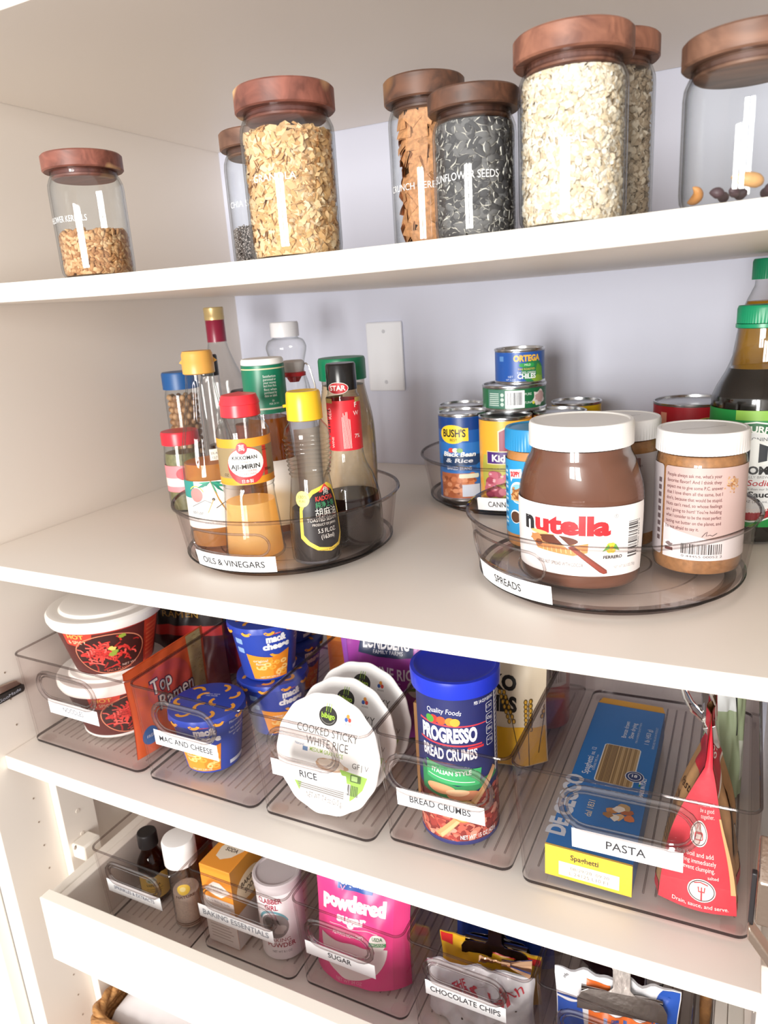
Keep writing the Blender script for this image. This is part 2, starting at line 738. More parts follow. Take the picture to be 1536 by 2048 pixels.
mb.box(-0.03, 0.944, -0.03, D + 0.02, 1.95, 1.97, CAB)
struct(mb, 'ceiling', smooth=False)
mb = MB()
mb.box(0.0005, 0.9135, 0.0, D, 0.30, 0.32, CAB)
struct(mb, 'floor', smooth=False)
# pilasters the drawer slides hang on
for i, (x0, x1, nm) in enumerate(((0.0003, 0.0145, 'trim_2'), (0.8993, 0.9137, 'trim_3'))):
    mb = MB()
    mb.box(x0, x1, 0.052, 0.108, 0.33, 0.9085, CAB)
    p = struct(mb, nm, smooth=False, bevel=0.0012)
    for k in range(6):
        z = 0.675 + k * 0.039
        xx = x1 if i == 0 else x0
        s = 1 if i == 0 else -1
        MB().tube([(xx, 0.078, z), (xx + s * 0.0006, 0.078, z)], 0.0032, M('#E9DED2', 0.4), n=12).build('screw', p)

# blank outlet plate on the back wall
t = thing('outlet_plate', 'blank white rectangular outlet cover on the back wall between bottles and cans', 'outlet cover', (0.301, D, 1.3906))
mb = MB()
mb.box(-0.0335, 0.0335, -0.006, -0.0002, -0.0575, 0.0575, M('#EEF0F6', 0.35))
mb.build('plate', t, bevel=0.003)
for z in (-0.042, 0.042):
    MB().lathe([(0, 0), (0.0032, 0), (0.0026, 0.0012), (0, 0.0014)], M('#C9CBD2', 0.3), n=16).build('screw', t, loc=(0, 0, 0)).matrix_local = Matrix.Translation((0, -0.006, z)) @ Matrix.Rotation(pi / 2, 4, 'X')

# small black catch on the left side panel
t = thing('push_catch', 'small black and steel catch fixed low on the left side panel', 'catch', (0, 0.02, 1.02))
mb = MB()
xf = lambda x, y, z: (z, x, y)
mb.prism([(-0.04, -0.012), (0.021, -0.0125), (0.0235, -0.009), (0.0235, -0.003), (-0.04, 0.0)], 0.0004, 0.009, M('#2B2725', 0.45), xf)
mb.build('body', t, bevel=0.001)
mb = MB()
mb.prism([(-0.04, 0.0005), (0.0225, -0.0025), (0.016, 0.006), (0.006, 0.0075), (-0.04, 0.013)], 0.0004, 0.006, M('#B9A698', 0.25, 0.9), xf)
mb.build('spring_plate', t, bevel=0.001)
Art().text('GooMade', 0.0, 0.0, 0.0042, '#B8BCC8', w=0.034).build('lettering', on_plane((0.009, 0.0, -0.0092), (0, 1, 0.05), (0, 0, 1)), t)

# nickel hinge at the right side panel
t = thing('door_hinge', 'nickel door hinge arm fixed to the right side panel beside the pasta bin', 'hinge', (0.9, -0.005, 1.0))
NI = M('#C7B3A4', 0.22, 0.95, bump=0.15, bscale=300)
mb = MB()
mb.prism([(-0.004, 0.005), (0.03, 0.03), (0.03, 0.062), (-0.004, 0.045)], -0.012, -0.0005, NI, lambda x, y, z: (z, x, y))
mb.build('mounting_plate', t, bevel=0.002)
mb = MB()
mb.box(-0.0165, -0.0125, 0.0, 0.006, 0.0, 0.048, M('#2A2628', 0.4))
mb.build('arm_pad', t, bevel=0.001)
mb = MB()
mb.prism([(-0.016, -0.014), (0.03, -0.078), (0.03, -0.064), (-0.016, -0.001)], -0.002, 0.012, NI, lambda x, y, z: (x, z - 0.004, y + 0.005))
mb.build('arm', t, bevel=0.002)

# ------------------------------------------------------------------ jars with wooden lids
REDWOOD = WOOD('red_acacia', '#5E362B', '#9C6852', 20)
TWOWOOD = WOOD('two_tone_acacia', '#5F352B', '#94594A', 22, pale='#D9AE7E')
DARKWOOD = WOOD('dark_acacia', '#3B2A24', '#6E4A38', 22, pale='#8C623E')
GREYWOOD = WOOD('brown_acacia', '#563A2E', '#8A6450', 16)


def jar(label, x, y, r, H, lid_h, lid_r, wood, text, tang, tv, tw, th=0.0055):
    """H = height of the lid's lower edge above the shelf"""
    t = thing('glass_jar', label, 'jar', (x, y, zs('S1', x)), group='wood-lidded glass jars on the top shelf')
    prof = [(r * 0.80, 0.0), (r * 0.93, 0.0012), (r * 0.985, 0.005), (r, 0.011), (r, H - 0.017), (r * 0.985, H - 0.0115),
            (r * 0.93, H - 0.0065), (r * 0.885, H - 0.0035), (r * 0.885, H + 0.001)]
    MB().lathe(shell(prof, 0.0017), GLASS, n=64).build('glass_body', t)
    l = MB().lathe([(lid_r - 0.0012, H), (lid_r, H + 0.0012), (lid_r, H + lid_h - 0.0015), (lid_r - 0.0015, H + lid_h)], wood, n=64).build('wooden_lid', t)
    l.data.transform(Matrix.Rotation(x * 40, 4, 'Z'))
    MB().lathe([(r * 0.80, H - 0.007), (r * 0.84, H - 0.006), (r * 0.84, H - 0.0001)], wood, n=48).build('lid_plug', l)
    MB().lathe([(r * 0.84, H - 0.0005), (r * 0.872, H - 0.0012), (r * 0.872, H - 0.0038), (r * 0.84, H - 0.0045)],
               CLEAR('seal_silicone', '#E8E6EA', '#A9A6AC'), n=48, cap=False).build('seal', l)
    if text:
        Art().text(text, 0, 0, th, '#F7F7F7', w=tw, bold=-0.005).build('lettering', on_cyl(r, tang, z0=tv), t, step=0.003)
    return t


RN = random.Random(5)


def flakes(name, label, cat, x, y, z, R, H, h, n, kind, cols, core, seed=1):
    """loose dry food filling a jar"""
    rnd = random.Random(seed)
    mats = [M(c, 0.75) for c in cols]
    parts = [[] for _ in mats]
    mb = MB()
    mb.lathe([(0, 0.0), (R - 0.006, 0.0), (R - 0.0042, 0.004), (R - 0.0042, h - 0.003), (0, h - 0.002)], M(core, 0.9), n=40)
    ztop = h

    def place(p, ax, ay, az):
        k = rnd.randrange(len(mats))
        if kind == 'oat':
            a = rnd.uniform(0.0021, 0.0036)
            b = a * rnd.uniform(0.6, 0.95)
            cup = rnd.uniform(0.1, 0.5) * a
            vs = [p + az * (cup * 0.4)]
            m = 7
            for i in range(m):
                t = 2 * pi * i / m
                q = rnd.uniform(0.85, 1.15)
                vs.append(p + ax * (a * q * cos(t)) + ay * (b * q * sin(t)) + az * (-cup * 0.4 * abs(cos(t))))
            fs = [(0, 1 + i, 1 + (i + 1) % m) for i in range(m)]
        elif kind == 'granola':
            a = rnd.uniform(0.0036, 0.0070)
            b = a * rnd.uniform(0.55, 0.9)
            m = 8
            vs = [p + az * rnd.uniform(0.0006, 0.0014)]
            for i in range(m):
                t = 2 * pi * i / m
                q = rnd.uniform(0.75, 1.2)
                vs.append(p + ax * (a * q * cos(t)) + ay * (b * q * sin(t)) + az * rnd.uniform(-0.0012, 0.0008))
            fs = [(0, 1 + i, 1 + (i + 1) % m) for i in range(m)]
        else:
            if kind == 'kernel':
                a, b, c = rnd.uniform(0.0036, 0.0044), rnd.uniform(0.0016, 0.0021), 0.0015
            elif kind == 'chia':
                a, b, c = 0.0011, 0.0008, 0.0007
            else:
                a, b, c = rnd.uniform(0.0068, 0.0082), rnd.uniform(0.0029, 0.0037), 0.0017
            m, q = (5, 4) if kind == 'chia' else ((8, 6) if kind == 'kernel' else (12, 6))
            vs, fs = [], []
            for j in range(q + 1):
                f = -1 + 2 * j / q
                w = sqrt(max(0.0, 1 - f * f)) * (1 - 0.35 * f if kind != 'chia' else 1)
                for i in range(m):
                    t = 2 * pi * i / m
                    vs.append(p + ax * (a * f) + ay * (b * w * cos(t)) + az * (c * w * sin(t)))
            for j in range(q):
                for i in range(m):
                    fs.append((j * m + i, j * m + (i + 1) % m, (j + 1) * m + (i + 1) % m, (j + 1) * m + i))
            if kind == 'seed':
                # striped hull: light bands alternate around the seed
                dark, light = [], []
                for idx, f in enumerate(fs):
                    (light if (idx % m) in (0, 5) else dark).append(f)
                mb.add(vs, dark, mats[k % 2])
                k0 = len(mb.v) - len(vs)
                i2 = mb.mi(mats[2])
                for f in light:
                    mb.f.append(tuple(q_ + k0 for q_ in f))
                    mb.m.append(i2)
                return
        mb.add(vs, fs, mats[k])

    tilt = {'oat': 0.75, 'granola': 0.8, 'kernel': 0.35, 'chia': 0.6, 'seed': 0.3}[kind]
    inset = {'oat': 0.0018, 'granola': 0.0030, 'kernel': 0.0018, 'chia': 0.0009, 'seed': 0.0022}[kind]
    for i in range(n):
        if i < n * 0.86:
            a = rnd.uniform(0, 2 * pi)
            zz = rnd.uniform(0.0, ztop)
            rr = R - inset - rnd.random() * 0.002
            nrm = Vector((cos(a), sin(a), 0))
            p = Vector((rr * cos(a), rr * sin(a), zz))
        else:
            a = rnd.uniform(0, 2 * pi)
            rr = sqrt(rnd.random()) * (R - 0.004)
            nrm = Vector((0, 0, 1))
            p = Vector((rr * cos(a), rr * sin(a), ztop + rnd.uniform(-0.002, 0.0025)))
        az = (nrm + Vector((rnd.uniform(-1, 1), rnd.uniform(-1, 1), rnd.uniform(-1, 1))) * tilt).normalized()
        ax = az.cross(Vector((rnd.uniform(-1, 1), rnd.uniform(-1, 1), rnd.uniform(-1, 1)))).normalized()
        if kind == 'seed' and zz < h * 0.45 and abs(ax.z) > 0.3 and rnd.random() < 0.8:
            ax = (ax - Vector((0, 0, ax.z * 0.9))).normalized()
            az = (az - ax * az.dot(ax)).normalized()
        ay = az.cross(ax)
        # keep everything inside the glass
        lim = R - inset * 0.55
        if hypot(p.x, p.y) > lim:
            s = lim / hypot(p.x, p.y)
            p = Vector((p.x * s, p.y * s, p.z))
        place(p, ax, ay, az)
    rj = R + 0.0021
    for i, (vx, vy, vz) in enumerate(mb.v):
        vz = min(max(vz, 0.0), H - 0.0105)
        zj = vz + 0.0021
        f = 1.0
        if zj < 0.011:
            f = 0.912 + 0.06 * zj / 0.005 if zj < 0.005 else 0.972 + 0.024 * (zj - 0.005) / 0.006
        elif zj > H - 0.017:
            f = 1 - 0.075 * min(1, (zj - H + 0.017) / 0.0105) ** 1.5
        lim = rj * f - 0.00195
        q = hypot(vx, vy)
        if q > lim:
            vx, vy = vx * lim / q, vy * lim / q
        mb.v[i] = (vx, vy, vz)
    o = mb.build(name, smooth=kind in ('kernel', 'chia', 'seed'), ang=80, loc=(x, y, z + 0.0021))
    return tag(o, label, cat, kind='stuff')


J = [
    # label, x, y, r, H, lid_h, lid_r, wood, text, ang, tv, tw
    ('small glass jar a third full of sunflower kernels, alone at the left end', 0.2697, 0.041, 0.035, 0.0962, 0.0150, 0.0372, TWOWOOD, 'SUNFLOWER KERNELS', -4, 0.0495, 0.054),
    ('glass jar of golden granola with a two-tone red and tan wooden lid', 0.5003, 0.0453, 0.0393, 0.1130, 0.0178, 0.0412, TWOWOOD, 'GRANOLA', 10, 0.058, 0.038),
    ('narrow glass jar of grey chia seeds half hidden behind the granola jar', 0.4110, 0.130, 0.0340, 0.1090, 0.0160, 0.0358, GREYWOOD, 'CHIA SEEDS', 6, 0.056, 0.042),
    ('glass jar of brown cereal squares with a dark lid, behind the striped seeds', 0.5890, 0.130, 0.0325, 0.1210, 0.0185, 0.0350, DARKWOOD, 'CRUNCH CEREAL', 0, 0.050, 0.055),
    ('dark-lidded glass jar full of black striped sunflower seeds', 0.6522, 0.075, 0.0329, 0.0940, 0.0140, 0.0355, DARKWOOD, 'SUNFLOWER SEEDS', 2, 0.0435, 0.056),
    ('tall glass jar packed with pale rolled oats under a broad reddish wooden lid', 0.7349, 0.0434, 0.0374, 0.1050, 0.0165, 0.0402, REDWOOD, 'OATMEAL', 0, 0.05, 0.034),
    ('glass jar of darker oats peeking out behind the pale oats jar', 0.7451, 0.128, 0.0340, 0.1210, 0.0155, 0.0365, REDWOOD, None, 0, 0, 0),
    ('nearly empty glass jar of nuts and dried fruit cut off by the right edge', 0.8442, 0.048, 0.0385, 0.0845, 0.0150, 0.0400, GREYWOOD, None, 0, 0, 0),
]
for a in J:
    jar(*a)
JX = [(a[1], a[2], zs('S1', a[1]), a[3] - 0.0021, a[4]) for a in J]
flakes('sunflower_kernels', 'tan hulled sunflower kernels filling the bottom third of the small jar', 'seeds', *JX[0], 0.0385, 1500, 'kernel', ['#C99B6B', '#B98554', '#D8B183', '#A87447'], '#A87A4C', 1)
flakes('granola', 'golden oat granola clusters filling a glass jar nearly to its lid', 'granola', *JX[1], 0.0930, 3400, 'granola', ['#EBC898', '#DDB27C', '#F0D6AE', '#CFA26A', '#E4BD8A'], '#C59A64', 2)
flakes('chia_seeds', 'fine speckled grey chia seeds at the bottom of a narrow jar', 'seeds', *JX[2], 0.0360, 4500, 'chia', ['#6E625E', '#8E8480', '#57504E', '#B3A9A5'], '#5B5351', 3)
flakes('sunflower_seeds', 'black sunflower seeds with pale stripes packed in a dark-lidded jar', 'seeds', *JX[4], 0.0880, 1900, 'seed', ['#444244', '#6A6868', '#E2DCD0'], '#221F1F', 4)
flakes('rolled_oats', 'pale cream rolled oats packed in the tall reddish-lidded jar', 'oats', *JX[5], 0.0955, 7500, 'oat', ['#EDE2D0', '#E4D3B8', '#F3ECDF', '#DAC5A5', '#EBDDC6'], '#C9B492', 5)
flakes('steel_cut_oats', 'darker greyish oats filling the jar behind the pale oats', 'oats', *JX[6], 0.1080, 4200, 'oat', ['#CBB9A2', '#BCA78E', '#D9CAB6', '#A8937B'], '#8F7C66', 6)

# cereal squares, one by one, in the dark-lidded jar behind
sq = MB()
N = 7
for s in (1, -1):
    sq.grid(lambda a, b: (0.0082 * (2 * a - 1), 0.0082 * (2 * b - 1), s * 0.0009 + 0.0016 * sin(3.0 * a + 1) * cos(2.6 * b)), N, N, M('#C78E60', 0.8, vary=0.3, vscale=260))
sq0 = None
rnd = random.Random(9)
cx_, cy_, cz_, cr_, _h = JX[3]
lev = 0
k = 0
for zz in [0.0105 + 0.0098 * i for i in range(11)]:
    lev += 1
    for q in range(9):
        a = 2 * pi * (q + 0.5 * (lev % 2)) / 9 + rnd.uniform(-0.1, 0.1)
        rr = cr_ - 0.0092
        if sq0 is None:
            o = sq0 = sq.build('cereal_square', ang=60)
        else:
            o = sq0.copy()
            COL.objects.link(o)
        o.location = (cx_ + rr * cos(a), cy_ + rr * sin(a), cz_ + zz)
        nrm = Vector((cos(a), sin(a), rnd.uniform(-0.35, 0.35))) + Vector((rnd.uniform(-.25, .25), rnd.uniform(-.25, .25), 0))
        o.rotation_euler = (nrm.to_track_quat('Z', 'Y') @ Vector((0, 0, 1)).rotation_difference(Vector((0, 0, 1)))).to_euler()
        o.rotation_euler.rotate_axis('Z', rnd.uniform(0, 3))
        o.scale = (rnd.uniform(0.75, 1.0), rnd.uniform(0.75, 1.0), 1)
        tag(o, 'cinnamon-brown toasted cereal square in the jar behind the striped seeds', 'cereal', 'cereal squares in the jar')

# cashews and dried fruit in the nearly empty jar
def cashew(name, label, cat, loc, rot, s, col, bend=1.0, group=None):
    pts, rad = [], []
    for i in range(13):
        t = i / 12
        a = -1.2 * bend + 2.4 * bend * t
        pts.append((s * sin(a) * 0.9, s * (1 - cos(a)) * 0.9, 0.1 * s * sin(pi * t)))
        rad.append(s * 0.42 * (max(0.03, sin(pi * t)) ** 0.55) * (0.8 + 0.35 * t))
    o = MB().tube(pts, rad, M(col, 0.5, vary=0.15, vscale=150), n=12).build(name, loc=loc, ang=60)
    o.rotation_euler = rot
    return tag(o, label, cat, group)


jx, jy, jz, jr, _h = JX[7]
jz += 0.0022
cashew('cashew_nut', 'curved tan cashew lying in front in the nearly empty jar', 'nut', (jx + 0.005, jy - 0.024, jz + 0.0105), (0.3, 0.2, 0.5), 0.011, '#D9A468')
cashew('cashew_nut', 'small orange-brown nut at the left side of the nearly empty jar', 'nut', (jx - 0.026, jy - 0.006, jz + 0.0065), (0.4, 0.6, 1.9), 0.0085, '#CB8A4B')
for i, (dx, dy, dz, a) in enumerate(((-0.014, -0.014, 0.006, 0.3), (-0.004, -0.012, 0.0058, 1.2), (0.017, -0.008, 0.006, 2.0), (0.0, 0.008, 0.006, 2.6), (-0.012, 0.014, 0.006, 0.9), (0.014, 0.014, 0.006, 1.7))):
    cashew('dried_berry', 'dark dried berry among the nuts in the nearly empty jar', 'dried fruit', (jx + dx, jy + dy, jz + dz), (0.2 * i, 0.3, a), 0.0085, '#4A3238', 0.5, 'dried berries in the jar')
# ------------------------------------------------------------------ turntables
def stadium(u0, u1, v0, v1, n=8, top_r=None):
    r = (v1 - v0) / 2
    pts = []
    for cu, a0 in ((u1 - r, -90), (u0 + r, 90)):
        pts += [(cu + r * cos(radians(a0 + 180 * i / n)), (v0 + v1) / 2 + r * sin(radians(a0 + 180 * i / n))) for i in range(n + 1)]
    # dense straight runs
    out = []
    for i, p in enumerate(pts):
        q = pts[(i + 1) % len(pts)]
        m = max(1, int(hypot(q[0] - p[0], q[1] - p[1]) / 0.006))
        out += [(p[0] + (q[0] - p[0]) * k / m, p[1] + (q[1] - p[1]) * k / m) for k in range(m)]
    return out


def turntable(label, x, y, R, h, text, la0, la1, lv0, lv1, hand, tw, th):
    sl = -ZS['S2'][2] * 4 * (L - 2 * x) / L ** 2
    t = thing('turntable', label, 'turntable', (x, y, zs('S2', x) + 0.0004), rot=(0, -math.atan(sl), 0), group='clear turntables on the middle shelf')
    rb = R * 0.915
    outer = [(rb - 0.004, 0.0045), (rb, 0.0075), (R - 0.0035, h - 0.006), (R - 0.001, h - 0.002), (R, h)]
    inner = [(R - 0.0035, h), (R - 0.006, h - 0.006), (rb - 0.0028, 0.0085), (rb - 0.0035, 0.0068)]
    MB().lathe([(0, 0.0045)] + outer + inner + [(0, 0.0068)], ACRY, n=96).build('tray', t)
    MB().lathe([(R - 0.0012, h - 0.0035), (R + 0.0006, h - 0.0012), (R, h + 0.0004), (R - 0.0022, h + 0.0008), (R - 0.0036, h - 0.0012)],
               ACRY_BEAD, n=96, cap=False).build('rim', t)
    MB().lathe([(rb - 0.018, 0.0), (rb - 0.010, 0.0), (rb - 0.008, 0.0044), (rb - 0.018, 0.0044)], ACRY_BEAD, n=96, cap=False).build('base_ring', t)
    MB().lathe([(rb - 0.003, 0.0052), (rb + 0.0004, 0.0068), (rb + 0.0006, 0.0082), (rb - 0.001, 0.0088)], ACRY_EDGE, n=96, cap=False).build('lower_edge', t)  # dark strip painted for the internal reflection at the tray's lower edge
    # moulded rings on the floor
    for q in (0.3, 0.62):
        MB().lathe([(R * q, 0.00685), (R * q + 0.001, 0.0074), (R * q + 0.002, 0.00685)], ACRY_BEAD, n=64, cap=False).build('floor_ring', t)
    f = lambda v: rb + (R - 0.0035 - rb) * (v - 0.0075) / (h - 0.0135)
    mp = on_cyl(f, 0)
    r0 = f(0)
    if hand:
        u0, u1, v0, v1 = hand
        pts = [mp(radians(u) * r0, v, 0.0006) for u, v in ((degrees(a / r0), b) for a, b in stadium(radians(u0) * r0, radians(u1) * r0, v0, v1))]
        MB().tube(pts, 0.0013, ACRY_HANDLE, n=8, closed=True).build('handle', t)
    mid = radians((la0 + la1) / 2) * r0
    A = Art().rect(radians(la0) * r0, lv0, radians(la1) * r0, lv1, '#FBFBFC')
    A.text(text, mid, (lv0 + lv1) / 2 - th / 2, th, '#2A2A2C', w=tw, bold=0.008)
    A.build('label_card', mp, t, step=0.004, base=0.0009, eps=0.0003)
    return t


turntable('clear turntable holding oil and vinegar bottles, labelled along its front', 0.371, 0.179, 0.134, 0.066, 'OILS & VINEGARS', -22, 26, 0.0085, 0.0265, (-22, 24, 0.0275, 0.052), 0.078, 0.0072)
turntable('clear turntable holding nut butter and chocolate spread jars at the right', 0.740, 0.191, 0.138, 0.068, 'SPREADS', -56, -11, 0.0085, 0.0265, (-60, -13, 0.029, 0.056), 0.036, 0.0075)
turntable('clear turntable of stacked food cans at the back of the shelf', 0.5725, 0.460, 0.136, 0.066, 'CANNED GOODS', -8, 34, 0.010, 0.027, None, 0.062, 0.0072)


def fl(x):
    return zs('S2', 0.371) + 0.0092


def bottle(name, label, cat, x, y, rz=None, z=None):
    return thing(name, label, cat, (x, y, fl(x) if z is None else z), facing(x, y) if rz is None else rz)


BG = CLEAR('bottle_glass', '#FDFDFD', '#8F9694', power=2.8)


def liquid(name, c, dark=None):
    return LIQ(name, c, dark or c, dark or c)


AMBER = liquid('amber_vinegar', '#EFC78F', '#CF9A58')
GOLDEN = liquid('golden_mirin', '#FCECCB', '#F0D08F')
BROWNL = liquid('brown_vinegar', '#D19A5C', '#9A6228')
DARKL = liquid('dark_oil', '#857B77', '#4E4644')
SOYL = M('#0D0907', 0.12, coat=0.6)

# tall fluted vinegar bottle with a gold cap
t = bottle('vinegar_bottle', 'tall fluted clear bottle with a gold flip cap and amber vinegar', 'bottle', 0.2970, 0.1370, 40)
P = smooth_prof([(0.0300, 0.0), (0.0325, 0.004), (0.0328, 0.05), (0.0325, 0.095), (0.0300, 0.122), (0.0235, 0.150), (0.0185, 0.178), (0.0163, 0.195), (0.0160, 0.203)], 5)
flute = lambda a, z: -0.0011 * (0.5 + 0.5 * cos(16 * a)) * (1 if 0.098 < z < 0.19 else 0)
mb = MB()
mb.lathe([(0, 0)] + P, BG, n=128, mod=flute, cap=False)
mb.build('glass_body', t)
MB().lathe(shrink(P, 0.0022, 0.003, 0.1), AMBER, n=48).build('vinegar', t)
mb = MB().lathe([(0.0165, 0.2), (0.0180, 0.201), (0.0180, 0.2125), (0.0174, 0.2135), (0.0174, 0.222), (0.0158, 0.2255), (0, 0.2262)], M('#DDA651', 0.35), n=48)
mb.add([(0.0165, -0.003, 0.211), (0.0215, 0, 0.2135), (0.0165, 0.003, 0.211), (0.017, 0, 0.218)], [(0, 1, 3), (1, 2, 3), (0, 2, 1)], M('#DDA651', 0.35))
mb.add([(-0.0165, -0.003, 0.211), (-0.0205, 0, 0.213), (-0.0165, 0.003, 0.211), (-0.017, 0, 0.217)], [(0, 3, 1), (1, 3, 2), (0, 1, 2)], M('#DDA651', 0.35))
mb.build('flip_cap', t)
A = Art().rect(-0.05, 0.026, 0.05, 0.082, '#F6F3EF').rect(-0.05, 0.062, -0.024, 0.082, '#2C8E86').ell(-0.022, 0.066, 0.008, 0.0085, '#F08A86')
A.ring(-0.022, 0.066, 0.0105, 0.011, 0.0012, '#E8C75A', 20, 140)
A.line([(-0.003, 0.082), (0.004, 0.06), (0.016, 0.036)], 0.0016, '#B98B45')
for i, (du, dv) in enumerate(((0.014, -0.001), (0.017, -0.007), (0.014, -0.013), (0.006, -0.014), (-0.010, -0.004), (-0.015, 0.0), (-0.017, -0.006))):
    A.poly([(-0.003, 0.0815), (-0.003 + du * 0.5, 0.0815 + dv * 0.35), (-0.003 + du, 0.0805 + dv), (-0.003 + du * 0.5, 0.0785 + dv * 0.5)], '#2F9C7C' if i % 2 else '#1F7F6B')
A.line([(0.0, 0.05), (0.011, 0.056), (0.014, 0.050)], 0.0009, '#3D3A3A').line([(-0.03, 0.052), (-0.012, 0.06), (-0.004, 0.056)], 0.0007, '#6B6866')
A.ell(-0.002, 0.0605, 0.0018, 0.0018, '#55504F').line([(-0.002, 0.0605), (-0.01, 0.045)], 0.0009, '#C9A96B')
A.text('White', -0.024, 0.043, 0.0042, '#4C4A4A', shear=0.3).text('Vinegar', -0.026, 0.037, 0.0028, '#7A7876')
A.text('BEST 2026', -0.004, 0.031, 0.0028, '#B5B2AF', w=0.022)
A.build('label', on_cyl(0.0329), t, step=0.004)
Art().rect(0.0, 0.105, 0.022, 0.118, '#E7E2D6').text('5% ACIDITY', 0.011, 0.112, 0.0025, '#6E6A63').text('12.7 FL OZ', 0.011, 0.107, 0.0025, '#6E6A63').build('neck_label', on_cyl(0.0316), t, step=0.004)

# rice seasoning bottle with the red cap
t = bottle('seasoning_bottle', 'squat clear bottle with a red cap and an orange and white label', 'bottle', 0.3688, 0.1103, 37)
P = smooth_prof([(0.0305, 0), (0.0335, 0.004), (0.0335, 0.014), (0.0312, 0.045), (0.0285, 0.074), (0.0272, 0.082), (0.0287, 0.0865), (0.0288, 0.1365), (0.0272, 0.145), (0.0205, 0.155), (0.0190, 0.161)], 5)
facet = lambda a, z: (-0.0014 * (0.5 + 0.5 * cos(8 * a)) if 0.008 < z < 0.076 else 0)
MB().lathe([(0, 0)] + P, BG, n=96, mod=facet, cap=False).build('glass_body', t)
MB().lathe(shrink(P, 0.003, 0.004, 0.064), GOLDEN, n=48).build('mirin', t)
mb = MB().lathe([(0.0195, 0.157), (0.0213, 0.158), (0.0207, 0.170), (0.0217, 0.1705), (0.0207, 0.174), (0.0185, 0.180), (0, 0.183)], M('#E8323F', 0.3), n=40)
mb.build('cap', t)
A = Art().rect(-0.045, 0.087, 0.045, 0.1365, '#F2A02E').rect(-0.045, 0.0945, 0.045, 0.127, '#9A8560')
A.rect(0.0195, 0.0945, 0.0245, 0.127, '#E2412F').ell(0, 0.1075, 0.0205, 0.0205, '#E5383C').rect(-0.045, 0.087, 0.045, 0.0885, '#F2A02E')
A.ell(0, 0.111, 0.0195, 0.0155, '#FAF8F4').ell(-0.003, 0.1265, 0.0058, 0.0062, '#E4404A')
A.text('萬', -0.003, 0.1245, 0.0052, '#FAF8F4')
A.text('KIKKOMAN', -0.001, 0.1145, 0.0040, '#1F1B1A', w=0.0265, bold=0.02).text('MANJO', -0.001, 0.1108, 0.0020, '#C96A4E', w=0.0105)
A.text('AJI-MIRIN', -0.001, 0.1045, 0.0048, '#1B1717', w=0.0315, bold=0.025)
A.text('SWEET COOKING', 0.0, 0.1012, 0.0023, '#D9544B', w=0.021).text('RICE SEASONING', 0.0, 0.0978, 0.0023, '#D9544B', w=0.021)
A.text('OZ', -0.024, 0.0965, 0.003, '#2B2622').text('300ml', 0.025, 0.0995, 0.0033, '#2B2622', w=0.0095).text('日本製', 0.0, 0.0895, 0.0030, '#FBF6EE')
A.text('SALT', 0.0225, 0.124, 0.0016, '#4A4036').text('ADDED', 0.0225, 0.1215, 0.0016, '#4A4036')
A.build('label', on_cyl(0.0289), t, step=0.003)

# sesame oil
t = bottle('sesame_oil_bottle', 'wasp-waisted clear bottle with a yellow cap and a black and yellow label', 'bottle', 0.4434, 0.1204, 33)
pts = [(0.0250, 0), (0.0270, 0.003), (0.0275, 0.02), (0.0262, 0.05), (0.0225, 0.078), (0.0208, 0.092)]
for i in range(9):
    z = 0.094 + i * 0.0046
    r = 0.0208 + 0.0034 * (i / 8) ** 0.8
    pts += [(r, z), (r + 0.0015, z + 0.0018), (r, z + 0.0036)]
pts += [(0.0245, 0.137), (0.0225, 0.144), (0.0175, 0.150), (0.0158, 0.155)]
P = pts
MB().lathe([(0, 0)] + P, BG, n=64, cap=False).build('glass_body', t, ang=60)
MB().lathe(shrink([(a, b) for a, b in P if b < 0.093], 0.0025, 0.003, 0.058), DARKL, n=48).build('oil', t)
mb = MB().lathe([(0.0165, 0.152), (0.0187, 0.153), (0.0185, 0.166), (0.0178, 0.180), (0.0165, 0.1822), (0.0130, 0.1822), (0.0110, 0.1815), (0, 0.1815)], M('#F6C42A', 0.3), n=40)
mb.tube([(-0.0165, 0, 0.168), (-0.0215, -0.001, 0.1675)], 0.0016, M('#F6C42A', 0.3), n=8)
mb.build('cap', t)
c = 0.0085
A = Art().poly([(c - 0.024, 0.030), (c - 0.024, 0.062), (c - 0.0225, 0.0665), (c - 0.020, 0.067), (c - 0.02, 0.071), (c - 0.009, 0.081), (c + 0.012, 0.087), (c + 0.022, 0.082), (c + 0.026, 0.07),
                (c + 0.026, 0.028), (c + 0.018, 0.017), (c + 0.006, 0.0135), (c - 0.008, 0.0165), (c - 0.018, 0.0235)], '#EFCF4B')
A.poly([(c - 0.0205, 0.0335), (c - 0.0205, 0.06), (c - 0.0175, 0.066), (c - 0.008, 0.0765), (c + 0.010, 0.083), (c + 0.019, 0.078), (c + 0.0225, 0.068),
        (c + 0.0225, 0.03), (c + 0.016, 0.0205), (c + 0.006, 0.0175), (c - 0.006, 0.02), (c - 0.015, 0.0265)], '#1E1B1E')
A.poly([(c - 0.001, 0.078), (c + 0.008, 0.0865), (c + 0.016, 0.078), (c + 0.013, 0.0778), (c + 0.008, 0.082), (c + 0.003, 0.0778)], '#E5473B')
A.text('角', c + 0.008, 0.0755, 0.0062, '#EFE7DD').text('KADOYA', c + 0.006, 0.0690, 0.0048, '#E5453C', w=0.023, bold=0.02)
A.text('純浄上等', c + 0.006, 0.0622, 0.0048, '#4DA572', w=0.024).text('胡麻油', c + 0.006, 0.0525, 0.0075, '#EFEBE2', w=0.026)
A.text('TOASTED SESAME', c + 0.001, 0.0475, 0.0035, '#EDE8DE', w=0.034).text('PRODUCT OF JAPAN', c + 0.002, 0.0428, 0.0026, '#EDE8DE', w=0.026)
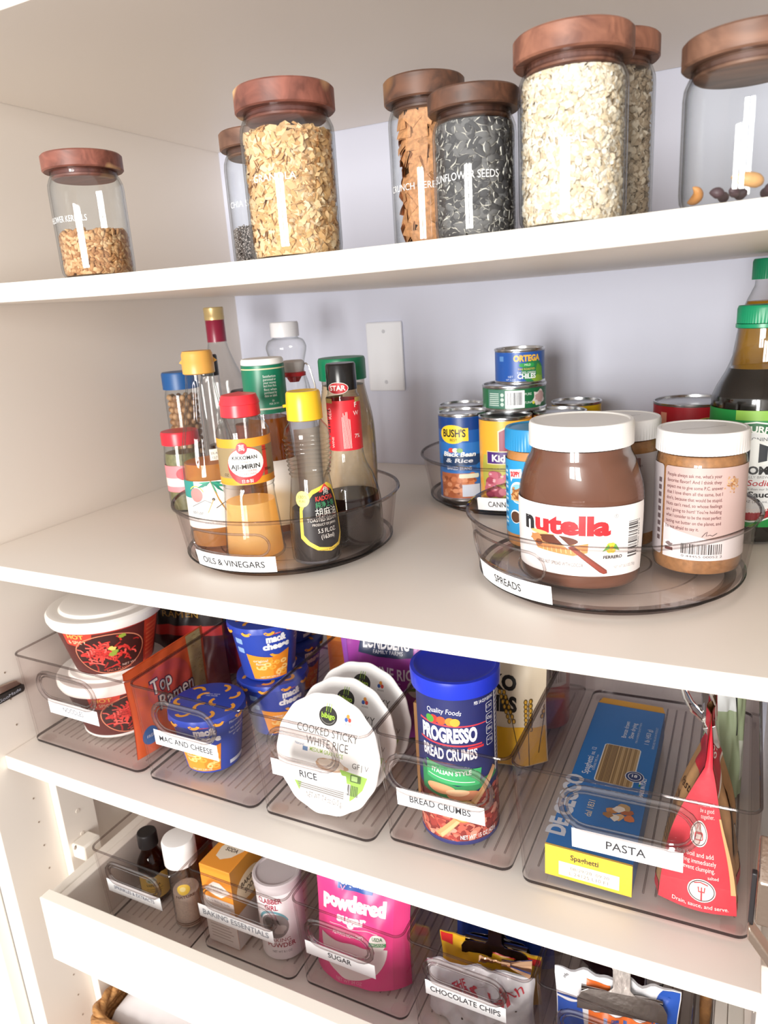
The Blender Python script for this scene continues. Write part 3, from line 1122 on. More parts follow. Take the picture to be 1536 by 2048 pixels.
A.text('5.5 FL.OZ.', c + 0.004, 0.0350, 0.0046, '#F2EEE6', w=0.020).text('(163ml)', c + 0.004, 0.0285, 0.0046, '#F2EEE6', w=0.0145)
A.text('KADOYA SESAME MILLS', c + 0.005, 0.0152, 0.0016, '#5A4A20', w=0.026)
A.ell(c - 0.0205, 0.072, 0.0085, 0.0085, '#F1E27A').text('100%', c - 0.0205, 0.0725, 0.0034, '#4F5A32', w=0.011).text('PURE', c - 0.0205, 0.0685, 0.0024, '#4F5A32')
A.build('label', on_cyl(lambda v: prof_r([(q, w) for q, w in P if w < 0.1])(max(v, 0.0)) + 0.0001), t, step=0.003, vstep=0.006)

# bottle with the green paper sleeve over its neck
t = bottle('dressing_bottle', 'amber dressing bottle wearing a tall green printed sleeve and white top', 'bottle', 0.3397, 0.2000, 40)
P = smooth_prof([(0.026, 0), (0.0290, 0.004), (0.0292, 0.07), (0.0285, 0.1), (0.0262, 0.13), (0.0240, 0.146), (0.0225, 0.16)], 4)
MB().lathe([(0, 0)] + P, BG, n=56, cap=False).build('glass_body', t)
MB().lathe(shrink(P, 0.0018, 0.003, 0.141), BROWNL, n=48).build('dressing', t)
MB().lathe([(0.0245, 0.2035), (0.0252, 0.2045), (0.0250, 0.2085), (0.0235, 0.2105), (0, 0.2108)], WHITE, n=48).build('cap', t)
MB().lathe([(0.0258, 0.1475), (0.0253, 0.2032), (0.0235, 0.2034), (0.0235, 0.1475)], M('#17795A', 0.35), n=48).build('sleeve', t)
A = Art().rect(-0.07, 0.1985, 0.07, 0.2000, '#D8CFA6').rect(-0.07, 0.1525, 0.07, 0.1545, '#D6D2C0')
for i, s in enumerate(('Satisfaction', 'guaranteed or', 'your money', 'back from Ken.')):
    A.text(s, 0.005, 0.1895 - i * 0.0036, 0.0028, '#EEF3EE', w=0.0165)
for i, s in enumerate(('Best when', 'purchased by', 'date on label.')):
    A.text(s, 0.005, 0.1745 - i * 0.0036, 0.0028, '#EEF3EE', w=0.0160)
A.text('01', 0.007, 0.1615, 0.0022, '#EEF3EE').text('FEB 24 V1', 0.008, 0.1580, 0.0022, '#DCE8E0')
A.build('sleeve_print', on_cyl(lambda v: 0.0259 - 0.0005 * (v - 0.1475) / 0.056), t, step=0.004)
A = Art().rect(-0.012, 0.012, 0.05, 0.092, '#F3F0EA')
A.build('label', on_cyl(0.0294), t, step=0.004)

# swing-top bottle
t = bottle('swing_top_bottle', 'clear swing-top bottle with grey stopper, red gasket and wire bail', 'bottle', 0.346, 0.256, 35)
P = smooth_prof([(0.0235, 0), (0.0258, 0.004), (0.026, 0.09), (0.0235, 0.13), (0.0165, 0.160), (0.0140, 0.178), (0.0135, 0.184)], 4)
MB().lathe([(0, 0)] + P, BG, n=56, cap=False).build('glass_body', t)
MB().lathe([(0, 0.176), (0.006, 0.176), (0.0095, 0.182), (0.0150, 0.1835), (0.0150, 0.1875), (0.013, 0.1885), (0, 0.1885)], M('#C62B33', 0.4), n=32).build('gasket', t)
MB().lathe([(0.0125, 0.1885), (0.0146, 0.196), (0.0143, 0.2005), (0.0115, 0.2025), (0, 0.203)], M('#C9C4C4', 0.35), n=32).build('stopper', t)
mb = MB()
mb.tube([(0.0, 0, 0.1975), (0.0165, 0, 0.1975), (0.0195, -0.001, 0.194), (0.0245, -0.003, 0.172), (0.0265, -0.004, 0.150), (0.0255, -0.004, 0.140), (0.019, -0.002, 0.138)], 0.0011, CHROME, n=8)
mb.tube([(0.0, 0, 0.1975), (-0.0165, 0, 0.1975), (-0.0185, 0, 0.192), (-0.0195, -0.001, 0.182), (-0.0165, -0.001, 0.178)], 0.0011, CHROME, n=8)
mb.build('wire_bail', t)
Art().rect(-0.008, 0.03, 0.045, 0.12, '#F1EDE4').bars(0.03, 0.1, 0.012, 0.012, 18, '#4A4744', vert=True).build('label', on_cyl(0.0264), t, step=0.004)

# red wine vinegar with black cap
t = bottle('vinegar_bottle', 'long-necked dark vinegar bottle with black cap and red neck label', 'bottle', 0.4520, 0.1880, 32)
P = smooth_prof([(0.033, 0), (0.0355, 0.004), (0.0360, 0.035), (0.0345, 0.055), (0.0290, 0.076), (0.0215, 0.092), (0.0190, 0.103), (0.0187, 0.11), (0.0185, 0.163), (0.0168, 0.170), (0.0160, 0.176)], 5)
MB().lathe([(0, 0)] + P, BG, n=64, cap=False).build('glass_body', t)
MB().lathe(shrink(P, 0.0022, 0.003, 0.056), liquid('wine_vinegar', '#85716B', '#3A2A26'), n=48).build('vinegar', t)
MB().lathe([(0.0160, 0.1745), (0.0169, 0.175), (0.0166, 0.2015), (0.0155, 0.2035), (0, 0.2036)], M('#161415', 0.22), n=48).build('cap', t)
A = Art().ell(-0.006, 0.1775, 0.0125, 0.0065, '#E9E1DA').ell(-0.006, 0.1775, 0.0118, 0.0058, '#C5262F').text('STAR', -0.006, 0.1752, 0.0054, '#F7F2EC', w=0.0185, bold=0.03)
A.build('cap_print', on_cyl(0.0170), t, step=0.003)
A = Art().rect(-0.06, 0.1085, 0.06, 0.1640, '#DB2733').rect(-0.06, 0.1615, -0.014, 0.1665, '#B39B55').rect(0.013, 0.1615, 0.03, 0.1665, '#B39B55')
rnd = random.Random(3)
for i in range(7):
    A.rect(-0.0035 + i * 0.0014, 0.111, -0.0029 + i * 0.0014, 0.111 + rnd.uniform(0.032, 0.046), '#F3D9D4')
A.text('RED', -0.0165, 0.150, 0.0048, '#F2DAD6', rot=90).text('WINE', -0.0150, 0.118, 0.0034, '#F2DAD6', rot=90).text('F', 0.0135, 0.156, 0.0055, '#F7E6E2', bold=0.02).text('W', 0.0135, 0.147, 0.005, '#F7E6E2').text('7%', 0.0135, 0.122, 0.0045, '#F7E6E2')
A.bars(-0.026, 0.128, 0.026, 0.006, 22, '#3A2B2B', vert=True)
A.build('neck_label', on_cyl(0.0188), t, step=0.003)

# creamy dressing bottle, green cap
t = bottle('dressing_bottle', 'wide creamy beige dressing bottle with a broad green cap at the back', 'bottle', 0.4165, 0.2540, 34)
P = smooth_prof([(0.028, 0), (0.0320, 0.004), (0.0345, 0.06), (0.0348, 0.10), (0.0335, 0.130), (0.0285, 0.158), (0.0262, 0.170), (0.026, 0.178)], 4)
MB().lathe([(0, 0)] + P, CLEAR('milky_plastic', '#F1EDE6', '#B7AEA2'), n=56, cap=False).build('plastic_body', t)
MB().lathe(shrink(P, 0.0012, 0.002, 0.172), M('#D8C6AE', 0.35, vary=0.06, vscale=160), n=48).build('dressing', t)
ribbed_cap(mb := MB(), 0.0285, 0.1785, 0.2045, M('#0E7650', 0.35), n=56, depth=0.0003)
mb.build('cap', t)

# ---- things standing behind the oils turntable, on the shelf itself
def back(x):
    return zs('S2', x)


t = bottle('wine_bottle', 'clear long-necked bottle with gold cap and burgundy collar by the corner', 'bottle', 0.0935, 0.430, 41, back(0.09))
P = smooth_prof([(0.033, 0), (0.0365, 0.004), (0.0365, 0.150), (0.0340, 0.170), (0.022, 0.200), (0.0155, 0.222), (0.0142, 0.235), (0.0142, 0.27)], 4)
MB().lathe([(0, 0)] + P, BG, n=56, cap=False).build('glass_body', t)
MB().lathe([(0.0150, 0.228), (0.0148, 0.2615), (0.0142, 0.2625), (0.0142, 0.228)], M('#8E1F3B', 0.3), n=40).build('collar', t)
MB().lathe([(0.0154, 0.2615), (0.0156, 0.267), (0.0152, 0.268), (0.0156, 0.2795), (0.0145, 0.281), (0, 0.2812)], M('#CDB47E', 0.35, 0.35), n=40).build('cap', t)

t = bottle('syrup_bottle', 'clear gourd-shaped bottle with a white screw cap in front of the back wall', 'bottle', 0.2094, 0.450, 34, back(0.21))
P = smooth_prof([(0.031, 0), (0.034, 0.004), (0.034, 0.12), (0.031, 0.155), (0.0255, 0.176), (0.0250, 0.188), (0.0300, 0.208), (0.0310, 0.217), (0.0270, 0.226), (0.0200, 0.2295), (0.0190, 0.232)], 4)
MB().lathe([(0, 0)] + P, BG, n=56, cap=False).build('glass_body', t)
ribbed_cap(mb := MB(), 0.0218, 0.2315, 0.2535, M('#F1F1F5', 0.35), n=48, depth=0.0003)
mb.build('cap', t)

t = bottle('nut_jar', 'tall slim jar of round brown nuts with a blue lid near the left wall', 'jar', 0.069, 0.360, 41, back(0.07))
P = [(0.023, 0), (0.026, 0.004), (0.0262, 0.150), (0.0245, 0.160), (0.0235, 0.163)]
MB().lathe([(0, 0)] + P, GLASS, n=48, cap=False).build('glass_body', t)
ribbed_cap(mb := MB(), 0.0272, 0.1635, 0.1890, M('#1D5591', 0.4), n=48, depth=0.0004)
mb.build('lid', t)
mb = MB()
mb.lathe([(0, 0.002), (0.020, 0.002), (0.020, 0.15), (0, 0.15)], M('#7A5636', 0.8), n=32)
rnd = random.Random(8)
for z in [0.008 + i * 0.0095 for i in range(16)]:
    for k in range(11):
        a = 2 * pi * (k + (z * 50 % 1)) / 11
        r = rnd.uniform(0.0042, 0.0050)
        px_, py_ = 0.0195 * cos(a), 0.0195 * sin(a)
        mb.lathe([(0, -r), (r * 0.7, -r * 0.7), (r, 0), (r * 0.7, r * 0.7), (0, r)], M(rnd.choice(('#A9805A', '#8C6343', '#B89068')), 0.6), n=9, cx=px_, cy=py_)
        n_ = 9 * 3 + 2
        mb.v[-n_:] = [(x_, y_, z_ + z) for x_, y_, z_ in mb.v[-n_:]]
o = mb.build('round_nuts', ang=80, loc=(0.069, 0.36, back(0.07) + 0.0002))
tag(o, 'round brown nuts filling the slim blue-lidded jar', 'nuts', kind='stuff')

t = bottle('condiment_jar', 'small jar with a red lid and pink label left of the oils turntable', 'jar', 0.130, 0.275, 41, back(0.13))
P = [(0.022, 0), (0.0255, 0.003), (0.0262, 0.02), (0.0262, 0.075), (0.0245, 0.088), (0.024, 0.096)]
MB().lathe([(0, 0)] + P, GLASS, n=48, cap=False).build('glass_body', t)
MB().lathe(shrink(P, 0.0018, 0.003, 0.084), M('#7D7A55', 0.4, vary=0.3, vscale=120), n=40).build('relish', t)
ribbed_cap(mb := MB(), 0.0266, 0.0965, 0.1150, M('#D92B3C', 0.3), n=48, depth=0.0003)
mb.build('lid', t)
Art().rect(-0.05, 0.030, 0.05, 0.068, '#E98C93').rect(-0.05, 0.038, 0.05, 0.050, '#F5E3DC').ell(0.0, 0.056, 0.012, 0.009, '#D1414D').build('label', on_cyl(0.0263), t, step=0.004)

t = bottle('sauce_bottle', 'dark bottle with a plain black cap peeking out behind the gold cap', 'bottle', 0.1530, 0.3300, 39, back(0.15))
P = smooth_prof([(0.013, 0), (0.0145, 0.003), (0.0145, 0.11), (0.014, 0.14), (0.0135, 0.165), (0.0128, 0.19)], 4)
MB().lathe([(0, 0)] + P, BG, n=40, cap=False).build('glass_body', t)
MB().lathe(shrink(P, 0.0015, 0.003, 0.085), M('#2A1C16', 0.2), n=32).build('sauce', t)
MB().lathe([(0.0128, 0.186), (0.0132, 0.187), (0.0130, 0.213), (0.012, 0.2155), (0, 0.2157)], M('#181617', 0.4), n=36).build('cap', t)

t = bottle('spice_jar', 'small jar with a black and silver cap between the red and green bottle tops', 'jar', 0.2230, 0.3150, 36, back(0.22))
MB().lathe([(0, 0), (0.0185, 0.001), (0.0195, 0.004), (0.0195, 0.145), (0.0175, 0.150)], GLASS, n=40, cap=False).build('glass_body', t)
MB().lathe([(0, 0.002), (0.018, 0.003), (0.018, 0.12), (0, 0.12)], M('#6E3A2C', 0.8, vary=0.3, vscale=200), n=32).build('spice', t)
MB().lathe([(0.0195, 0.150), (0.0200, 0.151), (0.0200, 0.1565), (0.0195, 0.157)], CHROME, n=40).build('cap_band', t)
MB().lathe([(0.0195, 0.157), (0.0198, 0.158), (0.0195, 0.1665), (0.018, 0.168), (0, 0.1682)], M('#1C1A1C', 0.4), n=40).build('cap', t)

# ------------------------------------------------------------------ food cans
TIN = M('#C9CACC', 0.25, 1.0)
TIND = M('#A9ABAE', 0.3, 1.0)


def can(label, x, y, z, r, h, paper, art, ang, name='food_can'):
    t = thing(name, label, 'can', (x, y, z), ang, 'food cans on the shelf')
    pr = [(r - 0.001, 0), (r + 0.0006, 0.0008), (r + 0.0006, 0.0025), (r - 0.0004, 0.0038), (r - 0.0004, h - 0.0038), (r + 0.0006, h - 0.0025), (r + 0.0006, h - 0.0005), (r - 0.0004, h), (r - 0.0018, h - 0.0004),
          (r - 0.0022, h - 0.0035), (r - 0.0045, h - 0.0040), (r - 0.006, h - 0.0033), (r - 0.0085, h - 0.0040), (r * 0.6, h - 0.0036), (r * 0.55, h - 0.0042), (0, h - 0.0042)]
    MB().lathe([(0, 0.0004)] + pr, TIN, n=64, cap=False).build('tin', t)
    A = Art().rect(-pi * (r - 0.0001), 0.0042, pi * (r - 0.0001), h - 0.0042, paper)
    if art:
        art(A, r, h)
    A.build('label', on_cyl(r - 0.0003), t, step=0.004, rough=0.35)
    return t


def art_bush(A, r, h):
    A.rect(-0.10, h * 0.82, 0.10, h - 0.0045, '#123C80').rect(-0.10, h * 0.68, 0.1, h * 0.82, '#1D58A4')
    A.ell(-0.012, h * 0.775, 0.020, 0.0125, '#F2CB2E').rect(-0.012, h * 0.70, 0.010, h * 0.845, '#F2CB2E')
    A.text("BUSH'S", -0.010, h * 0.748, 0.0098, '#1E1D1F', w=0.033, bold=0.03).text('BEST', -0.010, h * 0.698, 0.0036, '#1E1D1F')
    A.poly([(-0.030, h * 0.535), (0.026, h * 0.545), (0.028, h * 0.46), (0.02, h * 0.42), (-0.03, h * 0.42)], '#243F66')
    A.text('Black Bean', -0.004, h * 0.525, 0.0060, '#F0EFEA', w=0.046, bold=0.03, shear=0.2).text('& Rice', -0.004, h * 0.455, 0.0055, '#D8DCE4', w=0.038, bold=0.02, shear=0.2)
    A.rect(-0.03, h * 0.36, 0.02, h * 0.415, '#2F5D98').text('BAKED BEANS', -0.004, h * 0.372, 0.0042, '#E6E9EF', w=0.034)
    for i, c in enumerate(('#D24A3F', '#E8E3D6', '#6FA04A')):
        A.ell(-0.014 + i * 0.006, h * 0.595, 0.0042, 0.0032, c)
    rnd = random.Random(2)
    A.rect(-0.034, 0.0045, 0.014, h * 0.33, '#B4673F')
    for i in range(46):
        A.ell(rnd.uniform(-0.032, 0.016), rnd.uniform(0.008, h * 0.33), 0.0042, 0.0030, rnd.choice(('#C77A4E', '#A85B36', '#D9936A', '#8F4B2E')), n=12)
    A.rrect(-0.004, h * 0.275, 0.023, h * 0.325, 0.002, '#D9DEC6').rect(0.0, h * 0.06, 0.024, h * 0.20, '#C9D4E4')


def art_kidney(A, r, h):
    A.ell(-0.012, h * 0.42, 0.026, 0.040, '#B6B44E').rect(-0.06, h * 0.60, 0.06, h - 0.0045, '#EFB03A')
    A.poly([(-0.012, h * 0.62), (-0.012, h * 0.86), (0.004, h * 0.93), (0.024, h * 0.94), (0.04, h * 0.86), (0.04, h * 0.62)], '#F5E2AE')
    A.poly([(-0.0105, h * 0.63), (-0.0105, h * 0.85), (0.005, h * 0.915), (0.024, h * 0.925), (0.038, h * 0.85), (0.038, h * 0.63)], '#8A2747')
    A.rect(-0.028, h * 0.50, 0.03, h * 0.645, '#E9D9AA').rect(-0.027, h * 0.51, 0.03, h * 0.635, '#4B2A77')
    A.text('Kidney', -0.002, h * 0.535, 0.0085, '#F6F2EC', w=0.036, bold=0.03).text('BEANS', -0.002, h * 0.515, 0.002, '#F6F2EC')
    rnd = random.Random(4)
    for i in range(22):
        A.ell(-0.013 + rnd.uniform(-0.015, 0.02), h * 0.27 + rnd.uniform(-0.014, 0.016), 0.0062, 0.0046, rnd.choice(('#A7465C', '#8B3048', '#C2697C', '#94384F')), n=14)
    for i in range(9):
        A.ell(-0.013 + rnd.uniform(-0.012, 0.015), h * 0.28 + rnd.uniform(-0.01, 0.014), 0.0022, 0.0012, '#E3B1B9', n=10)
    A.rect(-0.06, 0.0043, 0.06, h * 0.05, '#EFEDE6')


def art_tuna(A, r, h):
    A.rect(-0.038, 0.005, -0.012, h - 0.005, '#4E7D6E')
    for i in range(7):
        A.rect(-0.036 + 0.0002 * i, 0.008 + i * 0.0025, -0.020, 0.0092 + i * 0.0025, '#C7D8CF')
    for i in range(3):
        A.ell(-0.0155, 0.010 + i * 0.006, 0.0024, 0.0024, '#C7D8CF')
    A.rect(-0.0115, 0.005, 0.0135, h - 0.006, '#F0F1F4').bars(-0.0085, 0.009, 0.019, 0.016, 26, '#3B3D44', 5)
    A.text('PURE', 0.0185, h * 0.62, 0.003, '#D9E8DC').text('TUNA', 0.0185, h * 0.30, 0.003, '#D9E8DC')
    A.blob(0.036, h * 0.5, 0.0105, 0.010, '#E9DFDC', 3).blob(0.037, h * 0.5, 0.0075, 0.0070, '#C9A5A2', 5).ell(0.026, h * 0.32, 0.002, 0.002, '#D9D24A')


def art_chile(A, r, h):
    A.ell(0.018, h * 0.36, 0.016, 0.015, '#2C7A4D').blob(0.028, h * 0.3, 0.006, 0.012, '#5E9A3A', 4).blob(0.024, h * 0.15, 0.010, 0.005, '#86A83E', 7)
    A.text('ORTEGA', 0.010, h * 0.66, 0.0072, '#E7B53F', w=0.036, bold=0.05).rrect(-0.001, h * 0.50, 0.019, h * 0.60, 0.002, '#2F9A4B').text('MILD', 0.010, h * 0.525, 0.0026, '#E6F2E0')
    A.text('FIRE ROASTED', 0.009, h * 0.41, 0.0024, '#E3C65A', w=0.022).text('DICED GREEN', 0.009, h * 0.31, 0.0026, '#EDF1F5', w=0.024).text('CHILES', 0.009, h * 0.175, 0.0058, '#F4F6F8', w=0.024, bold=0.03)
    A.text('NET', -0.012, h * 0.2, 0.0026, '#D9E2EF').text('WT 4 OZ', -0.012, h * 0.12, 0.0022, '#D9E2EF').rect(-0.029, h * 0.66, -0.022, h * 0.8, '#5B8CC9')


def art_gold(A, r, h):
    A.rect(-0.1, h * 0.9, 0.1, h - 0.0045, '#E8A84A').rect(-0.1, h * 0.5, 0.1, h * 0.9, '#D98C3C')


CZ = zs('S2', 0.57) + 0.0090
can('blue can of baked beans with a yellow name badge, left end of the can turntable', 0.5135, 0.402, CZ, 0.0335, 0.118, '#2C6FB8', art_bush, 14)
can('yellow can of kidney beans with a purple name panel on the can turntable', 0.5800, 0.377, CZ, 0.0335, 0.118, '#E7A93B', art_kidney, 21)
can('plain can with an orange label behind the chocolate spread lid', 0.641, 0.412, CZ, 0.0335, 0.118, '#D99A45', art_gold, 15)
can('food can showing only its silver top behind the blue bean can', 0.488, 0.4700, CZ, 0.0335, 0.118, '#7E8F57', None, 25)
can('can with a bright yellow label at the back right of the turntable', 0.6440, 0.5000, CZ, 0.0335, 0.118, '#E9C01F', None, 10)
can('brown labelled can in the middle carrying the flat green tin', 0.572, 0.4475, CZ, 0.0335, 0.118, '#8A6A45', None, 10)
can('flat green tin with a barcode, under the small blue can of chiles', 0.5770, 0.4290, CZ + 0.1182, 0.0417, 0.0335, '#1F6A41', art_tuna, 16, 'fish_tin')
can('small blue can of green chiles on top of the can stack', 0.5850, 0.4290, CZ + 0.1182 + 0.0337, 0.0322, 0.0450, '#2355A6', art_chile, 16)


def art_red(A, r, h):
    A.rect(-0.046, h * 0.55, -0.036, h - 0.012, '#E89A82').ring(0.018, h * 0.45, 0.043, 0.048, 0.0095, '#C9B45E', 60, 150).ring(0.018, h * 0.45, 0.042, 0.047, 0.0075, '#3F5A2C', 62, 148)
    A.text('100% NATURAL', 0.018, h * 0.80, 0.0045, '#E9E3BE', w=0.052, arc=0.038, bold=0.02)
    A.text('TOMATOES', 0.018, h * 0.60, 0.008, '#F2D5C8', w=0.05, bold=0.03)


can('large red can behind the right-hand nut butter jars', 0.790, 0.5500, zs('S2', 0.79) + 0.0002, 0.0505, 0.1190, '#B5222E', art_red, 6)

# ------------------------------------------------------------------ spreads
def fs_(x):
    return zs('S2', 0.74) + 0.0092


NZ = fs_(0)
t = thing('spread_jar', 'big jar of brown chocolate spread with white lid and white label, front of turntable', 'jar', (0.7226, 0.1441, NZ), -4)
NP = smooth_prof([(0.046, 0.0), (0.0530, 0.003), (0.0552, 0.012), (0.0562, 0.03), (0.0572, 0.060), (0.0572, 0.080), (0.0555, 0.094), (0.0500, 0.112), (0.0450, 0.122), (0.0440, 0.130)], 5)


def ny(z):
    k = 0.80 if z < 0.08 else 0.80 + 0.20 * min(1, (z - 0.08) / 0.042) ** 1.2
    return k


def oval(mb, prof, mat, d=0, n=72):
    vs, fs = [], []
    for r, z in prof:
        vs += [((r - d) * cos(2 * pi * i / n), (r - d) * ny(z) * sin(2 * pi * i / n), z) for i in range(n)]
    m = len(prof)
    for j in range(m - 1):
        for i in range(n):
            fs.append((j * n + i, j * n + (i + 1) % n, (j + 1) * n + (i + 1) % n, (j + 1) * n + i))
    fs.append(tuple(reversed(range(n))))
    fs.append(tuple(range((m - 1) * n, m * n)))
    return mb.add(vs, fs, mat)


oval(MB(), NP, GLASS).build('glass_body', t)
oval(MB(), [(r, z) for r, z in NP if 0.0015 < z < 0.128], M('#6E4534', 0.3, vary=0.06, vscale=40), 0.0010).build('spread', t)
ribbed_cap(mb := MB(), 0.0465, 0.1290, 0.1505, M('#F6F5F3', 0.35), n=76, depth=0.0005, recess=0.0012)
lid = mb.build('lid', t)
Art().text('BEST BY NOV 29 2025', -0.012, 0.1432, 0.0022, '#C9C6C3', w=0.027).text('L330R27  A10', -0.012, 0.1395, 0.0022, '#C9C6C3', w=0.019).build('date_stamp', on_cyl(0.0466), lid, step=0.004)
A = Art().rect(-0.078, 0.0155, 0.078, 0.0800, '#F5F3F2')
A.text('n', -0.0352, 0.0550, 0.0165, '#2A2A2E', w=0.0115, bold=0.05).text('utella', 0.004, 0.0550, 0.0165, '#E02B33', w=0.0640, bold=0.05)
A.ring(0.0405, 0.0715, 0.0018, 0.0018, 0.0003, '#77706C').text('R', 0.0405, 0.0707, 0.0017, '#77706C')
A.ell(-0.012, 0.0475, 0.021, 0.0055, '#E3B06F').poly([(-0.031, 0.0465), (-0.026, 0.0375), (0.006, 0.0345), (0.0175, 0.038), (0.018, 0.047), (0.0, 0.0425), (-0.02, 0.0432)], '#D99456')
A.ell(-0.008, 0.0482, 0.0180, 0.0044, '#6B3A2A').blob(-0.027, 0.0475, 0.006, 0.004, '#C98C57', 3).ell(-0.024, 0.0435, 0.0035, 0.0028, '#8A4C2E')
A.ell(-0.024, 0.0535, 0.009, 0.0018, '#E6C07E')
for i in range(9):
    A.line([(-0.020 + i * 0.004, 0.041), (-0.0195 + i * 0.004, 0.0365)], 0.0007, '#F0C48F')
A.poly([(-0.010, 0.0525), (-0.006, 0.0530), (0.005, 0.0425), (0.002, 0.0405)], '#D9DBDD')
A.poly([(0.002, 0.0425), (0.006, 0.0445), (0.0335, 0.0215), (0.0340, 0.0185), (0.0310, 0.0178), (0.0275, 0.0195)], '#7E3B2E')
A.poly([(0.002, 0.0425), (0.004, 0.0435), (0.0335, 0.0200), (0.0310, 0.0178)], '#963F31')
for i in range(6):
    a = i * pi / 3
    A.ell(0.0365 + 0.0028 * cos(a), 0.0425 + 0.0028 * sin(a), 0.0024, 0.0024, '#EBD14C', n=12)
A.poly([(0.029, 0.0395), (0.034, 0.046), (0.036, 0.042)], '#6FAE4E').poly([(0.044, 0.0395), (0.040, 0.0465), (0.038, 0.042)], '#6FAE4E').ell(0.0365, 0.0425, 0.0016, 0.0016, '#D9A52E')
A.text('FERRERO', 0.0385, 0.0325, 0.0028, '#3A3533', w=0.017, bold=0.03).text('HAZELNUT SPREAD WITH COCOA', -0.006, 0.0245, 0.0034, '#8C817C', w=0.040)
A.text('NET WT 26.5 OZ (750g)', 0.052, 0.0225, 0.0026, '#A39C98', w=0.024).bars(0.0535, 0.0315, 0.034, 0.0125, 34, '#4A484B', 11, vert=True)
A.text('0 09800 89525 0', 0.0690, 0.049, 0.0022, '#55524F', w=0.032, rot=90)


def nut(u, v, e):
    # follow the oval: walk the arc
    th = u / 0.0515
    r = prof_r(NP)(v)
    k = ny(v)
    return ((r + e) * sin(th), -(r * k + e) * cos(th), v)


A.build('label', nut, t, step=0.003, vstep=0.01, base=0.0005)

# peanut butter with blue lid
t = thing('peanut_butter_jar', 'peanut butter jar with a bright blue ribbed lid and blue label, half hidden', 'jar', (0.659, 0.228, NZ), 0)
P = [(0.027, 0), (0.0305, 0.003), (0.0318, 0.010), (0.0318, 0.095), (0.0300, 0.1035), (0.029, 0.106)]
MB().lathe([(0, 0)] + P, GLASS, n=56, cap=False).build('plastic_body', t)
MB().lathe(shrink(P, 0.0010, 0.002, 0.105), M('#C98A4E', 0.45, vary=0.1, vscale=90), n=48).build('peanut_butter', t)
ribbed_cap(mb := MB(), 0.0325, 0.1065, 0.1290, M('#2A8FC8', 0.35), n=60, depth=0.0006, recess=0.001)
mb.build('lid', t)
A = Art().rect(-0.10, 0.0165, 0.10, 0.0965, '#2E9AD6')
A.poly([(-0.019, 0.075), (-0.021, 0.086), (-0.004, 0.0885), (-0.003, 0.079), (-0.016, 0.077), (-0.018, 0.073)], '#F3F1EE').text('SKIPPY', -0.0120, 0.0795, 0.0052, '#D92B36', w=0.0135, bold=0.05, rot=6)
A.text('D', 0.001, 0.0805, 0.0034, '#F3F1EE', bold=0.02)
A.ell(-0.008, 0.0625, 0.0118, 0.0118, '#E9F3F8').ell(-0.008, 0.0618, 0.0106, 0.0100, '#8CC7DE').rect(-0.0180, 0.0535, 0.002, 0.0575, '#E2B27A').blob(-0.008, 0.0615, 0.0092, 0.0064, '#A3683A', 3)
rnd = random.Random(6)
for i in range(26):
    A.blob(-0.008 + rnd.uniform(-.008, .008), 0.0615 + rnd.uniform(-.005, .0055), 0.0018, 0.0012, rnd.choice(('#C98C54', '#8A5029', '#D9A46C', '#B4743F')), i, 7)
A.ell(-0.012, 0.036, 0.0075, 0.0075, '#E9F3F8').ell(-0.012, 0.0355, 0.0066, 0.0062, '#5B3B2A').ell(0.002, 0.040, 0.004, 0.004, '#F1F5F7').ell(0.0055, 0.038, 0.005, 0.004, '#F1F5F7').ell(0.003, 0.072, 0.005, 0.004, '#F1F5F7')
for i in range(16):
    A.rect(-0.0315, 0.022 + i * 0.0043, -0.0245, 0.0245 + i * 0.0043, '#BFE0F2' if i % 3 else '#1E6EA8')
A.build('label', on_cyl(0.0319, -6), t, step=0.003)


def nutjar(label, x, y, rz, art):
    t = thing('nut_butter_jar', label, 'jar', (x, y, NZ), rz, 'white-lidded nut butter jars')
    P = [(0.034, 0), (0.0385, 0.0025), (0.0400, 0.009), (0.0402, 0.10), (0.0385, 0.1095), (0.0365, 0.113)]
    MB().lathe([(0, 0)] + P, GLASS, n=64, cap=False).build('plastic_body', t)
    MB().lathe(shrink(P, 0.0010, 0.002, 0.112), M('#A8764B', 0.45, vary=0.22, vscale=220), n=56).build('nut_butter', t)
    ribbed_cap(mb := MB(), 0.0405, 0.1140, 0.1340, M('#F4F3F3', 0.35), n=70, depth=0.0006, recess=0.0008)
    lid = mb.build('lid', t)
    Art().line([(-0.018, -0.012), (0.0, -0.004), (0.02, 0.012)], 0.0005, '#4A4542').build('pen_mark', on_plane((0, 0, 0.1332), (1, 0, 0), (0, 1, 0)), lid)
    A = Art()
    art(A)
    A.build('label', on_cyl(0.0403), t, step=0.003)
    return t


